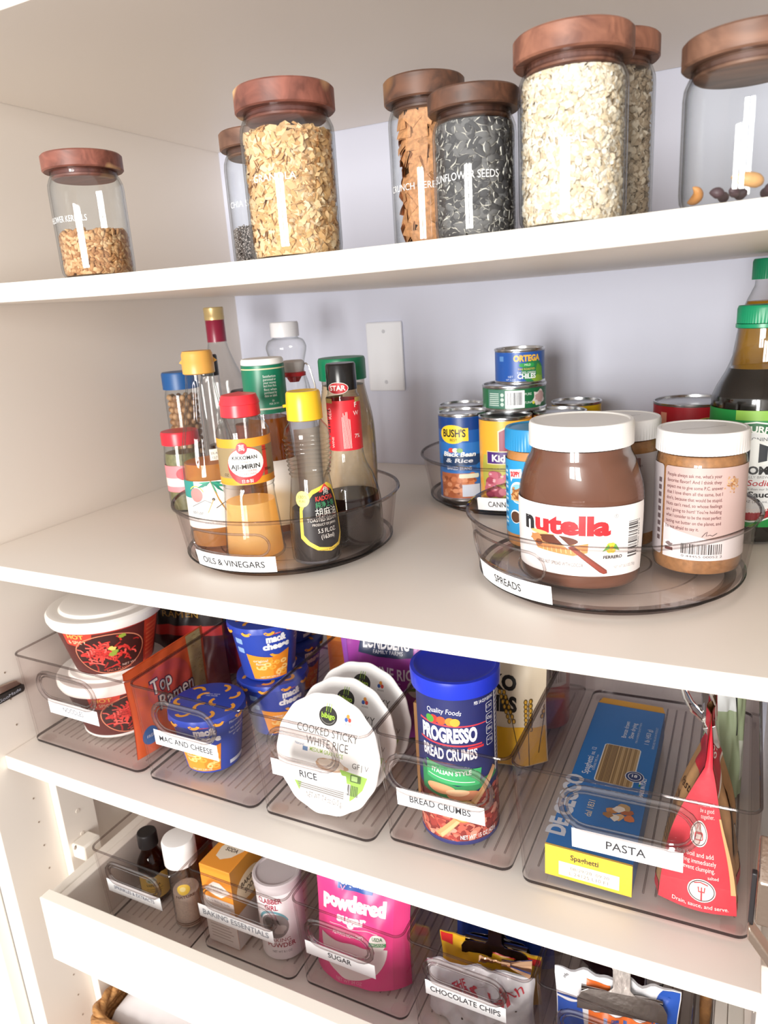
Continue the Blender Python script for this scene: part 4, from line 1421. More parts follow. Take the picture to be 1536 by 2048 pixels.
def art_pb(A):
    PK, DK = '#C9AFAA', '#6E3F40'
    A.rrect(-0.0325, 0.0165, 0.060, 0.1035, 0.003, PK)
    A.poly([(-0.0325, 0.0165), (0.060, 0.0165), (0.060, 0.040), (0.03, 0.0385), (0.012, 0.0365), (-0.004, 0.0405), (-0.012, 0.0425), (-0.02, 0.044), (-0.0325, 0.0485)], '#E7E1E2')
    for i, s in enumerate(("People always ask me, what's your", 'favorite flavor? And I think they', 'expect me to give some P.C. answer', 'that I love them all the same, but I', "don't, because that would be stupid.",
                           "Nuts can't read, so whose feelings", "am I going to hurt? You're holding", 'what I consider to be the most perfect', 'tasting nut butter on the planet, and', "I'm not afraid to say it.")):
        A.text(s, -0.0300, 0.0945 - i * 0.0055, 0.0031, DK, al='L', w=0.0500 * min(1, len(s) / 34) if i < 9 else 0.031, bold=0.012)
    A.line([(0.004, 0.0395), (0.007, 0.0435), (0.0085, 0.0445), (0.0075, 0.0405), (0.011, 0.0415), (0.013, 0.0405), (0.017, 0.0430)], 0.0006, '#3B2A2A')
    rnd = random.Random(12)
    for i in range(60):
        A.blob(0.0295 + rnd.gauss(0, 0.0030), 0.0885 + rnd.gauss(0, 0.0042), 0.0010, 0.0008, rnd.choice(('#C99A6E', '#B07B4C', '#DDB88E')), i, 6)
    A.bars(-0.0135, 0.0225, 0.036, 0.0098, 44, '#3C393B', 7).text('0 44455 00052 2', 0.005, 0.0192, 0.0022, '#3C393B', w=0.036).rrect(-0.0305, 0.0225, -0.0205, 0.0325, 0.001, '#F2EEEE').rect(-0.0298, 0.0232, -0.0212, 0.0262, DK)
    A.blob(-0.0255, 0.0295, 0.0035, 0.0018, '#8C7A7A', 2)
    A.rrect(-0.058, 0.0165, -0.0350, 0.1035, 0.003, '#C9BFC1')
    for i in range(9):
        A.rect(-0.042, 0.03 + i * 0.0070, -0.0375, 0.0345 + i * 0.0070, '#6B5A5C')


def art_pb2(A):
    A.rect(-0.03, 0.0165, 0.05, 0.1010, '#BFB6B8')
    A.rrect(0.011, 0.086, 0.022, 0.097, 0.001, '#8B6A66').text('NON GMO', 0.0165, 0.0875, 0.0022, '#5F4545')
    for i in range(3):
        A.ring(0.0165, 0.075 - i * 0.0125, 0.0040, 0.0040, 0.0006, '#55484A').blob(0.0165, 0.075 - i * 0.0125, 0.0016, 0.0020, '#55484A', i)
        A.rect(0.0125, 0.0688 - i * 0.0125, 0.0205, 0.0694 - i * 0.0125, '#6E6062')
    A.ring(0.0155, 0.0375, 0.0032, 0.0032, 0.0005, '#55484A').text('U D', 0.0175, 0.0362, 0.0028, '#55484A', al='C').rrect(0.011, 0.0195, 0.021, 0.0285, 0.001, '#4A1F27')
    A.text('HANDLE LIGHTLY', 0.0045, 0.080, 0.0028, '#6E6062', rot=90, w=0.026)


nutjar('nut butter jar with a pinkish story label and white lid, right of the chocolate spread', 0.8215, 0.2055, 3, art_pb)
nutjar('nut butter jar with a grey label, squeezed behind the chocolate spread jar', 0.739, 0.262, 8, art_pb2)

# ------------------------------------------------------------------ right-hand bottles
t = thing('soy_sauce_bottle', 'big black soy sauce bottle with green cap and green label at the right edge', 'bottle', (0.8665, 0.342, zs('S2', 0.87)), 0)
P = smooth_prof([(0.040, 0), (0.0445, 0.004), (0.0450, 0.05), (0.0455, 0.140), (0.0430, 0.158), (0.033, 0.178), (0.0265, 0.196), (0.0245, 0.206), (0.0240, 0.222)], 5)
MB().lathe([(0, 0)] + P, BG, n=64, cap=False).build('plastic_body', t)
MB().lathe(shrink(P, 0.0014, 0.003, 0.1815), SOYL, n=56).build('soy_sauce', t)
mb = MB()
ribbed_cap(mb, 0.0255, 0.2265, 0.2440, M('#0E8F62', 0.35), n=60, depth=0.0004)
mb.build('cap', t)
MB().lathe([(0.0250, 0.2215), (0.0262, 0.2222), (0.0262, 0.2258), (0.0250, 0.2262)], M('#0E8F62', 0.3), n=48).build('cap_ring', t)
GR = '#1E8A3E'
A = Art().rect(-0.13, 0.020, 0.13, 0.1420, GR).rect(-0.02, 0.132, 0.06, 0.1420, '#8FC24E').ell(0.0, 0.078, 0.047, 0.053, '#F0F2EF').ell(0.0, 0.078, 0.0455, 0.0515, '#1C6B3C').ell(0.0, 0.078, 0.037, 0.0425, '#F0F2EF').ell(0, 0.078, 0.036, 0.0415, '#E6E8E8')
A.text('ALL-PURPOSE', 0.0, 0.1205, 0.0060, '#F1F3EE', w=0.058, bold=0.03, arc=0.045).rrect(-0.018, 0.110, 0.018, 0.1165, 0.001, '#E6E8E8').text('SEASONING', 0.0, 0.1115, 0.0036, '#3A3A3A', w=0.030)
A.poly([(-0.012, 0.088), (-0.012, 0.108), (0.0, 0.114), (0.012, 0.108), (0.012, 0.088), (0, 0.082)], '#F0F2EF').poly([(-0.012, 0.091), (-0.012, 0.106), (-0.004, 0.109), (-0.004, 0.089)], '#2B3038').poly([(0.012, 0.091), (0.012, 0.106), (0.004, 0.109), (0.004, 0.089)], '#2B3038')
A.text('KIKKOMAN', 0.0, 0.0770, 0.0080, '#1F1E20', w=0.062, bold=0.04).text('NATURALLY BREWED', 0, 0.0725, 0.0026, '#8A8486', w=0.040).text('Less Sodium', 0.0, 0.0645, 0.0062, '#B22C36', w=0.050, shear=0.2, bold=0.01)
A.text('37% Less Sodium than our Soy Sauce', 0, 0.0600, 0.0022, '#3A3A3A', w=0.056).text('Soy Sauce', 0, 0.0525, 0.0058, '#1F1E20', w=0.044, bold=0.03).text('10 FL OZ (296 mL)', 0, 0.0465, 0.0024, '#55555A', w=0.034)
A.ring(0.0, 0.078, 0.0445, 0.0505, 0.0085, '#A5222E', 225, 315).text('SEAL OF EXCELLENCE', 0.0, 0.0355, 0.0042, '#F4EDE8', w=0.052, arc=-0.045, bold=0.03)
A.build('label', on_cyl(0.0457), t, step=0.004)

t = thing('oil_bottle', 'yellow cooking oil bottle with a green cap behind the soy sauce', 'bottle', (0.8735, 0.452, zs('S2', 0.87)), 0)
P = smooth_prof([(0.034, 0), (0.0375, 0.004), (0.0378, 0.15), (0.0360, 0.19), (0.0290, 0.235), (0.0215, 0.255), (0.0185, 0.262), (0.018, 0.268)], 5)
MB().lathe([(0, 0)] + P, BG, n=56, cap=False).build('plastic_body', t)
MB().lathe(shrink(P, 0.0012, 0.003, 0.245), liquid('yellow_oil', '#E9CC55', '#B98F1E'), n=48).build('oil', t)
ribbed_cap(mb := MB(), 0.0218, 0.2685, 0.2910, M('#0E8058', 0.35), n=48, depth=0.0004)
mb.build('cap', t)
# ------------------------------------------------------------------ clear bins
def rloop(x0, x1, y0, y1, r, z, n=6):
    pts = []
    for cx, cy, a in ((x1 - r, y0 + r, -90), (x1 - r, y1 - r, 0), (x0 + r, y1 - r, 90), (x0 + r, y0 + r, 180)):
        pts += [(cx + r * cos(radians(a + 90 * k / n)), cy + r * sin(radians(a + 90 * k / n)), z) for k in range(n + 1)]
    return pts


def loft(mb, loops, mat, cap0=True, cap1=True):
    n = len(loops[0])
    vs = [p for l in loops for p in l]
    fs = []
    for j in range(len(loops) - 1):
        for i in range(n):
            fs.append((j * n + i, j * n + (i + 1) % n, (j + 1) * n + (i + 1) % n, (j + 1) * n + i))
    if cap0:
        fs.append(tuple(reversed(range(n))))
    if cap1:
        fs.append(tuple(range((len(loops) - 1) * n, len(loops) * n)))
    return mb.add(vs, fs, mat)


ACRY_RIB = CLEAR('acrylic_rib', '#F6F2F1', '#9D9698', power=1.6)


def clear_bin(label, x0, x1, y0, z, text, lab, hand, tw, depth=0.38, h=0.133, fl_=0.005, th=0.0075, ink='#3A393D', lw=None, tilt='S3'):
    """x0..x1 = rim extent; lab = (x, v) centre of the card; hand = (x0, x1, v0, v1)"""
    xc = (x0 + x1) / 2
    if tilt:
        z = zs(tilt, xc) + 0.0006
        sl = -ZS[tilt][2] * 4 * (L - 2 * xc) / L ** 2
        t = thing('clear_bin', label, 'bin', (xc, y0, z), rot=(0, -math.atan(sl), 0), group='clear bins of the middle row')
    else:
        t = thing('clear_bin', label, 'bin', (xc, y0, z), group='clear bins in the drawer')
    w = (x1 - x0) / 2
    b = w - fl_
    R, th_ = 0.011, 0.0024
    o = [rloop(-b, b, 0, depth, R, 0.0022), rloop(-b - fl_ * 0.9, b + fl_ * 0.9, -fl_ * 0.9, depth + fl_ * 0.5, R, h - 0.004),
         rloop(-w, w, -fl_, depth + fl_ * 0.6, R, h - 0.001), rloop(-w, w, -fl_, depth + fl_ * 0.6, R, h)]
    i_ = [rloop(-w + th_, w - th_, -fl_ + th_, depth + fl_ * 0.6 - th_, R - th_, h),
          rloop(-b + th_, b - th_, th_, depth - th_, R - th_, 0.0042)]
    loft(MB(), o + i_, ACRY).build('tray', t, ang=40)
    mb = MB()
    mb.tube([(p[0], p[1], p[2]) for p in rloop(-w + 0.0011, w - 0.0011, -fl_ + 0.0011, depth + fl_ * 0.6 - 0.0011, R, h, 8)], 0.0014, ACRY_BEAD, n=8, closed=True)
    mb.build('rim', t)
    loft(MB(), [rloop(-b - 0.0003, b + 0.0003, -0.0003, depth + 0.0003, R, 0.0022), rloop(-b - 0.0006, b + 0.0006, -0.0006, depth + 0.0006, R, 0.0060)], ACRY_EDGE, False, False).build('base_edge', t)  # dark strip over the clear base, painting its internal-reflection line
    for sx in (-1, 1):
        for yy in (0.006, depth - 0.02):
            loft(MB(), [rloop(sx * (b - 0.014) - 0.009, sx * (b - 0.014) + 0.009, yy, yy + 0.014, 0.004, 0.0), rloop(sx * (b - 0.014) - 0.009, sx * (b - 0.014) + 0.009, yy, yy + 0.014, 0.004, 0.0021)], ACRY).build('foot', t)
    n = int(b * 2 / 0.0115)
    mb = MB()
    for k in range(n):
        xx = -b + 0.012 + (2 * b - 0.024) * k / (n - 1)
        mb.tube([(xx, 0.022, 0.00405), (xx, depth - 0.02, 0.00405)], 0.0010, ACRY_RIB, n=6)
    mb.build('floor_ribs', t)
    mp = on_plane((0, -0.0001, 0.0022), (1, 0, 0), (0, -fl_ * 0.9, h - 0.006))
    hx0, hx1, v0, v1 = hand
    for nm, d, rad in (('handle', 0, 0.0026), ('handle_lip', 0.0052, 0.0011)):
        pts = [mp(u, v, 0.0012) for u, v in stadium(hx0 - xc + d, hx1 - xc - d, v0 + d, v1 - d)]
        MB().tube(pts, rad, ACRY_HANDLE, n=8, closed=True).build(nm, t)
    lx, lv = lab
    lx -= xc
    lw = lw or (0.0475 if tw else 0.045)
    A = Art().rect(lx - lw, lv - 0.0105, lx + lw, lv + 0.0105, '#FCFCFD')
    A.text(text, lx, lv - th / 2, th, ink, w=tw, bold=0.008)
    A.build('label_card', mp, t, base=0.0006, eps=0.0003)
    return t


def z3(x):
    return zs('S3', x)


clear_bin('clear bin of instant noodles at the left end of the middle row', 0.0040, 0.2080, 0.0400, z3(0.04), 'NOODLES', (0.1020, 0.0665), (0.047, 0.148, 0.076, 0.117), 0.036, ink='#7C7C84', lw=0.044)
clear_bin('clear bin of blue macaroni cups, second from the left in the middle row', 0.2105, 0.3830, 0.0385, z3(0.38) - 0.0, 'MAC AND CHEESE', (0.2895, 0.0665), (0.247, 0.338, 0.077, 0.118), 0.080)
clear_bin('clear bin with white round rice bowls and a purple pouch', 0.3845, 0.5345, 0.0400, z3(0.40), 'RICE', (0.4590, 0.0690), (0.413, 0.499, 0.080, 0.121), 0.022, th=0.0085)
clear_bin('clear bin with a tall blue breadcrumb canister in the middle row', 0.5360, 0.6813, 0.0530, z3(0.54), 'BREAD CRUMBS', (0.6060, 0.0605), (0.549, 0.663, 0.067, 0.112), 0.066)
clear_bin('large clear bin of pasta boxes and bags at the right end of the middle row', 0.6835, 0.8935, 0.0480, z3(0.69), 'PASTA', (0.7875, 0.0670), (0.731, 0.847, 0.079, 0.124), 0.034, th=0.0085)


def F(x):
    """floor inside a bin of the middle row"""
    return z3(x) + 0.0088


def pouch(name, label, cat, loc, rz, w, h, d, base, art=None, group=None, tilt=0, seed=1, wr=0.0014, rough=0.35, flat_top=0.10, waist=0.04, back=None):
    t = thing(name, label, cat, loc, group=group, rot=(radians(-tilt), 0, radians(rz)))
    rnd = random.Random(seed)
    ph = [(rnd.uniform(6, 19), rnd.uniform(6, 19), rnd.uniform(0, 6), rnd.uniform(-1, 1)) for _ in range(9)]

    def surf(s, tt, side):
        T = 0.06 + 0.94 * (max(0.0, 1 - tt / (1 - flat_top)) ** 0.55 if tt < 1 - flat_top else 0)
        y = side * (d / 2) * T * (1 - abs(s) ** 3) + side * 0.0004
        wv = sum(a * sin(k1 * s + p) * sin(k2 * tt + p) for k1, k2, p, a in ph) * wr * (1 - abs(s) ** 4)
        x = w / 2 * s * (1 - waist * sin(pi * min(1, tt * 1.1)) + waist * 0.5)
        return (x, y + wv, h * tt)

    NU, NV = 30, 34
    mb = MB()
    m = base if not isinstance(base, str) else M(base, rough)
    mb.grid(lambda a, b: surf(2 * a - 1, b, -1), NU, NV, m)
    mb.grid(lambda a, b: surf(1 - 2 * a, b, 1), NU, NV, M(back, rough) if back else m)
    fr = [surf(2 * a / NU - 1, 0, -1) for a in range(NU + 1)]
    bk = [surf(1 - 2 * a / NU, 0, 1) for a in range(NU + 1)]
    mb.add(fr + bk, [tuple(reversed(range(2 * NU + 2)))], m)
    fr = [surf(2 * a / NU - 1, 1, -1) for a in range(NU + 1)]
    bk = [surf(1 - 2 * a / NU, 1, 1) for a in range(NU + 1)]
    mb.add(fr + bk, [tuple(range(2 * NU + 2))], m)
    mb.build('pouch_body', t, ang=70)
    if art:
        A = Art()
        art(A, w, h)

        def mp(u, v, e):
            s = max(-1, min(1, u / (w / 2)))
            p = surf(s, max(0, min(1, v / h)), -1)
            return (p[0], p[1] - e * 1.2, p[2])
        A.build('printed_front', mp, t, step=w / 30, vstep=h / 34, base=0.0004, eps=0.0002, rough=rough, keep=(-w / 2 + 0.001, w / 2 - 0.001, 0.001, h - 0.001))
    return t


# --- noodles
def noodle_art(A):
    A.rect(-0.2, 0.004, 0.2, 0.0715, '#5A2420').rect(-0.2, 0.0665, 0.2, 0.0715, '#B5372A')
    A.rect(0.040, 0.004, 0.062, 0.0715, '#D8472C').poly([(-0.040, 0.0715), (-0.008, 0.0715), (-0.013, 0.046), (-0.040, 0.050)], '#D9412F')
    A.text('HOT', -0.026, 0.060, 0.006, '#F3B85A', w=0.018, bold=0.02).text('& SPICY', -0.026, 0.052, 0.005, '#F3D9B0', w=0.020)
    A.ell(0.003, 0.034, 0.034, 0.028, '#3B1B19').ring(0.003, 0.034, 0.036, 0.030, 0.0012, '#D98A6A')
    rnd = random.Random(7)
    for i in range(110):
        u, v = rnd.gauss(0.0, 0.014), 0.032 + rnd.gauss(0, 0.011)
        if ((u - 0.003) / 0.032) ** 2 + ((v - 0.034) / 0.026) ** 2 > 1:
            continue
        a = rnd.uniform(0, pi)
        l = rnd.uniform(0.003, 0.006)
        A.line([(u - l * cos(a), v - l * sin(a)), (u + 0.001, v + 0.001), (u + l * cos(a), v + l * sin(a))], 0.0019, rnd.choice(('#E4473F', '#C9332F', '#F0655A', '#D94038', '#A82A26')))
    for i in range(4):
        A.blob(0.010 + rnd.gauss(0, 0.008), 0.042 + rnd.gauss(0, 0.006), 0.0035, 0.003, rnd.choice(('#C9B63E', '#8FA23B', '#D8C86A')), i)
    A.text('NET WT', 0.022, 0.012, 0.003, '#E8C9BB').text('SPICY FLAVOR', 0.010, 0.0075, 0.003, '#E07A62')
    for i in range(8):
        A.rect(0.043, 0.014 + i * 0.006, 0.058, 0.0165 + i * 0.006, '#E8704A')


def noodle_bowl(label, x, y, z, rz, sc):
    t = thing('noodle_bowl', label, 'noodle bowl', (x, y, z), rz, 'noodle bowls')
    t.scale = (sc, sc, 1.02)
    P = [(0.0470, 0.0), (0.0490, 0.0025), (0.0475, 0.004), (0.0640, 0.0725), (0.0655, 0.0735)]
    MB().lathe([(0, 0.0015)] + P + [(0, 0.0735)], M('#EFEBE6', 0.45), n=72, cap=False).build('bowl_body', t)
    MB().lathe([(0.0650, 0.0700), (0.0690, 0.0705), (0.0715, 0.0760), (0.0715, 0.0815), (0.0690, 0.0850), (0.0640, 0.0858), (0.0560, 0.0850), (0.0535, 0.0885), (0.050, 0.0895), (0, 0.0895)], M('#EDE8E2', 0.4), n=72, cap=False).build('lid', t)
    A = Art()
    noodle_art(A)
    A.build('printed_sleeve', on_cyl(lambda v: 0.0475 + (0.0640 - 0.0475) * (v - 0.004) / 0.0685 + 0.0002), t, step=0.004, vstep=0.01)
    return t


def sp(x, y, z):
    return (x, y, z)


noodle_bowl('upper red noodle bowl with a broad white lid in the noodle bin', 0.0965, 0.1240, F(0.09) + 0.0918, 40, 1.07)
noodle_bowl('lower noodle bowl with white lid, standing on the noodle bin floor', 0.0930, 0.1210, F(0.09), 62, 1.03)


def ramen_art(A, w, h):
    A.rect(-w / 2, 0, w / 2, h, '#E8652F').rect(w * 0.26, 0, w * 0.46, h, '#C7B27A').ell(-0.005, h * 0.62, 0.040, 0.030, '#DB5A48').text('Top', -0.02, h * 0.60, 0.020, '#3A2B4A', w=0.040, bold=0.05).text('Ramen', 0.004, h * 0.40, 0.020, '#3A2B4A', w=0.070, bold=0.05)
    A.text('Top', -0.02, h * 0.60, 0.020, '#F6E9DC', w=0.037, bold=0.01).text('Ramen', 0.004, h * 0.40, 0.020, '#F6E9DC', w=0.066, bold=0.01).ell(-0.052, h * 0.2, 0.012, 0.012, '#3D6FB0').text('FREE', -0.052, h * 0.18, 0.004, '#EDF2F8')
    rnd = random.Random(2)
    for i in range(60):
        u, v = w * 0.36 + rnd.uniform(-.013, .013), rnd.uniform(0.004, h - 0.006)
        A.line([(u - 0.003, v), (u, v + 0.002), (u + 0.003, v)], 0.0011, rnd.choice(('#D9C68F', '#A8925C', '#BDA972')))


pouch('ramen_packet', 'orange ramen packet standing against the right wall of the noodle bin', 'noodles', (0.1880, 0.126, F(0.10)), 90, 0.146, 0.122, 0.016, '#E05A28', ramen_art, seed=3, wr=0.0005)
pouch('noodle_packet', 'dark red and black noodle packet behind the noodle bowls', 'noodles', (0.118, 0.240, F(0.09)), 12, 0.130, 0.158, 0.030, '#4A1A1C',
      lambda A, w, h: A.rect(-w / 2, h * 0.62, w / 2, h, '#231B1C').rrect(0.012, h * 0.80, 0.044, h * 0.93, 0.003, '#C9BBA8').text('ORGANIC', -0.022, h * 0.83, 0.006, '#C9A45A', w=0.036).text('noodle', 0.028, h * 0.85, 0.006, '#3A2B28', w=0.024).rect(-w / 2, h * 0.52, w / 2, h * 0.62, '#C8322F').text('RAMEN', 0.0, h * 0.70, 0.010, '#B98E3E', w=0.06), seed=4)
pouch('noodle_packet', 'crinkled pink and red packet squeezed beside the ramen packet', 'noodles', (0.150, 0.300, F(0.09)), -10, 0.090, 0.150, 0.030, '#B5303A',
      lambda A, w, h: A.blob(0.0, h * 0.72, 0.028, 0.018, '#E9B7B4', 2).blob(0.016, h * 0.6, 0.012, 0.01, '#4FA3C9', 3).blob(-0.018, h * 0.62, 0.012, 0.012, '#E9D9C4', 4), seed=6, wr=0.003)


# --- macaroni cups
def arc_noodles(A, r, seed, n=12, c='#F2A832'):
    rnd = random.Random(seed)
    k = 0
    for ring_r, m in ((r * 0.30, 3), (r * 0.74, 7)):
        for i in range(m):
            a = 2 * pi * (i + 0.3 * rnd.random()) / m + k
            u, v = ring_r * cos(a), ring_r * sin(a)
            s = rnd.uniform(0, 360)
            A.ring(u, v, r * 0.23, r * 0.23, r * 0.10, c, s, s + 150, 10)
        k += 0.4


def mac_cup(label, x, y, z, rz):
    t = thing('macaroni_cup', label, 'macaroni cup', (x, y, z), rz, 'blue macaroni cups')
    t.scale = (1.05, 1.05, 1.04)
    BL = '#2B45A8'
    MB().lathe([(0, 0.0015), (0.0300, 0.0015), (0.0310, 0.0), (0.0325, 0.0015), (0.0425, 0.0720), (0.0440, 0.0728), (0.0440, 0.0752), (0.0428, 0.0760), (0, 0.0760)], M(BL, 0.4), n=56, cap=False).build('cup_body', t)
    mb = MB()
    N = 60
    prof = [(0, 0.0772), (0.0430, 0.0772), (0.0452, 0.0768), (0.0458, 0.0740), (0.0462, 0.0695), (0.0458, 0.0695), (0.0448, 0.0745), (0.0440, 0.0756), (0, 0.0762)]
    mb.lathe(prof, M('#2A44AC', 0.35), n=N, cap=False, mod=lambda a, zz: 0.0005 * sin(15 * a) if zz < 0.0745 else 0)
    lid = mb.build('foil_lid', t)
    A = Art()
    arc_noodles(A, 0.0425, int(x * 1000))
    A.text('Cheese sauce', 0.0, 0.016, 0.0026, '#E9EEF8').text('mix inside', 0.001, 0.012, 0.0026, '#E9EEF8')
    A.build('lid_print', on_plane((0, 0, 0.0773), (1, 0, 0), (0, 1, 0)), lid)
    A = Art()
    for i in range(9):
        A.ring(-0.11 + i * 0.0285, 0.0735, 0.0075, 0.0060, 0.0034, '#F2A832', 200, 340, 8)
    A.build('lid_skirt_print', on_cyl(0.0464), lid, step=0.004)
    A = Art()
    A.text('mac&', 0.010, 0.0560, 0.0090, '#F4F4F6', w=0.021, bold=0.06).text('cheese', 0.010, 0.0460, 0.0080, '#F4F4F6', w=0.029, bold=0.06).rrect(0.003, 0.0660, 0.015, 0.0705, 0.002, '#D33B3C').text('Kraft', 0.009, 0.0670, 0.0028, '#F5F3F0', w=0.010)
    A.ring(0.012, 0.0405, 0.0105, 0.0070, 0.0034, '#F2A832', 190, 350, 12)
    A.poly([(-0.024, 0.040), (0.004, 0.0345), (0.004, 0.004), (-0.020, 0.004)], '#F09A2E').poly([(0.004, 0.0345), (0.024, 0.041), (0.021, 0.004), (0.004, 0.004)], '#E88A25')
    rnd = random.Random(3)
    for i in range(14):
        A.ring(0.000 + rnd.uniform(-.016, .018), 0.016 + rnd.uniform(-.008, .012), 0.0042, 0.0034, 0.0022, rnd.choice(('#F7BE57', '#F3AE3F', '#FBD07F')), rnd.uniform(0, 360), rnd.uniform(400, 560), 8)
    A.text('original', -0.009, 0.029, 0.0036, '#F7EFE2', w=0.016).text('flavor', -0.009, 0.0245, 0.0034, '#F7EFE2', w=0.011).text('NET WT 2.05 OZ', 0.0, 0.0055, 0.0022, '#F7EFE2')
    A.rrect(-0.036, 0.0525, -0.026, 0.0600, 0.001, '#8FB0E0').rrect(-0.036, 0.040, -0.026, 0.047, 0.001, '#8FB0E0')
    A.text('no artificial', 0.044, 0.054, 0.0034, '#DCE4F6', w=0.018).text('flavors, preservatives', 0.044, 0.049, 0.0030, '#DCE4F6', w=0.022).text('or dyes', 0.044, 0.044, 0.0034, '#DCE4F6', w=0.012).text('Microwavable', 0.044, 0.062, 0.0034, '#DCE4F6', w=0.02)
    A.rect(0.033, 0.006, 0.058, 0.011, '#DCE4F6')
    for i in range(14):
        A.rect(0.066, 0.010 + i * 0.004, 0.084, 0.0118 + i * 0.004, '#AFC0E6')
    A.build('cup_print', on_cyl(lambda v: 0.0325 + (0.0425 - 0.0325) * (v - 0.0015) / 0.0705 + 0.0003), t, step=0.004, vstep=0.012)
    return t


fz = F(0.29)
mac_cup('blue macaroni cup standing alone at the front of its bin, behind the label card', 0.2745, 0.0970, fz, 15)
mac_cup('lower blue macaroni cup under the upright one in the middle of its bin', 0.3060, 0.1960, fz, 50)
mac_cup('upper blue macaroni cup facing front with a big white name, atop the middle stack', 0.3030, 0.1940, fz + 0.0812, 38)
mac_cup('lower blue macaroni cup of the rearmost stack in its bin', 0.2700, 0.2960, fz, 60)
mac_cup('upper blue macaroni cup of the rearmost stack, lid noodles showing', 0.2700, 0.2940, fz + 0.0812, 10)
t = thing('pasta_box', 'upright orange box at the back of the macaroni bin', 'box', (0.3520, 0.330, fz))
MB().box(-0.022, 0.022, -0.03, 0.03, 0, 0.165, M('#D9822B', 0.5)).build('carton', t, bevel=0.001)
Art().rect(-0.020, 0.02, 0.020, 0.08, '#B85F1E').rect(0.012, 0.085, 0.020, 0.16, '#F0B04A').build('printed_front', on_plane((0, -0.03, 0), (1, 0, 0), (0, 0, 1)), t)


# --- rice bowls
def rice_bowl(label, x, y, z, tilt, yaw):
    t = thing('rice_bowl', label, 'rice bowl', (x, y, z), rot=(radians(90 - tilt), 0, radians(yaw)), group='white rice bowls')
    t.scale = (0.955, 0.955, 0.955)
    P = [(0, -0.0330), (0.0470, -0.0330), (0.0490, -0.0320), (0.0635, -0.0030), (0.0700, -0.0024), (0.0712, -0.0010), (0.0705, 0.0), (0.0655, 0.0004), (0, 0.0004)]
    wav = lambda a, zz: 0.0007 * sin(14 * a) if abs(zz) < 0.0026 else 0
    MB().lathe(P, M('#F5F4F2', 0.45), n=112, cap=False, mod=wav).build('bowl_body', t)
    A = Art().ell(0, 0, 0.0600, 0.0600, '#F3F2EF', 48)
    A.ell(-0.001, 0.045, 0.0125, 0.0115, '#2B2A28').text('bibigo', -0.001, 0.0425, 0.0060, '#A6D03F', w=0.0185, bold=0.03).ring(-0.001, 0.045, 0.0105, 0.0095, 0.0008, '#8B8A84', 200, 340)
    for d in (-0.003, 0, 0.003):
        A.line([(d - 0.001, 0.0500), (d, 0.0600)], 0.0008, '#A6D03F' if d else '#5F8F2A')
    for i, c in enumerate(('#D9483B', '#E79A3C', '#3D62B0')):
        a = 2 * pi * i / 3 - 0.5
        A.ell(0.026 + 0.0026 * cos(a), 0.047 + 0.0026 * sin(a), 0.0022, 0.0026, c, 10)
    A.text('FOODS', 0.0265, 0.0395, 0.0022, '#4A4846', w=0.0085)
    A.text('COOKED STICKY', -0.001, 0.0205, 0.0095, '#55524F', w=0.084).text('WHITE RICE', 0.0, 0.0070, 0.0100, '#55524F', w=0.058).text('MEDIUM GRAIN RICE', 0.0, -0.0005, 0.0048, '#9CBF4E', w=0.046, bold=0.01)
    A.blob(0.008, -0.0115, 0.022, 0.0075, '#CDA98A', 2, 24, 0.1).blob(0.008, -0.0105, 0.018, 0.0058, '#E4D3C2', 3, 24, 0.12).text('Natural', -0.038, 0.0035, 0.003, '#55769F').rect(-0.033, -0.002, -0.026, 0.003, '#6B8DB8')
    A.text('GF', 0.041, -0.008, 0.0062, '#6B6764', w=0.010).text('| V', 0.053, -0.008, 0.0062, '#6B6764')
    A.poly([(-0.055, -0.0225), (-0.038, -0.0225), (-0.031, -0.040), (-0.033, -0.050)], '#9AC654').poly([(0.020, -0.0130), (0.057, -0.0150), (0.052, -0.030), (0.041, -0.0425), (0.036, -0.0465), (0.036, -0.027), (0.028, -0.027)], '#9AC654')
    A.rrect(0.035, -0.0235, 0.049, -0.0150, 0.001, '#55703A').rrect(0.0365, -0.0222, 0.0445, -0.0163, 0.0006, '#B7D98A').bars(0.030, -0.040, 0.016, 0.0125, 22, '#3A3A3A', 4)
    for i in range(9):
        A.rect(-0.043 + i * 0.0011, -0.0265 - i * 0.0023, 0.028, -0.0277 - i * 0.0023, '#8E8B87')
    A.text('NET WT. 7.4 oz (210 g)', 0.002, -0.0555, 0.0068, '#7B7773', w=0.050)
    A.build('film_lid', on_plane((0, 0, 0.0005), (1, 0, 0), (0, 1, 0)), t)
    return t


rz0 = F(0.45)
for i, lab in enumerate(('front white rice bowl leaning back with its whole printed film in view', 'second white rice bowl leaning behind the front one', 'rearmost white rice bowl of the three, against the purple pouch')):
    rice_bowl(lab, 0.4590 + 0.0006 * i, 0.0755 + 0.0395 * i, rz0 + 0.0640 + 0.0 * i, 17, -2)


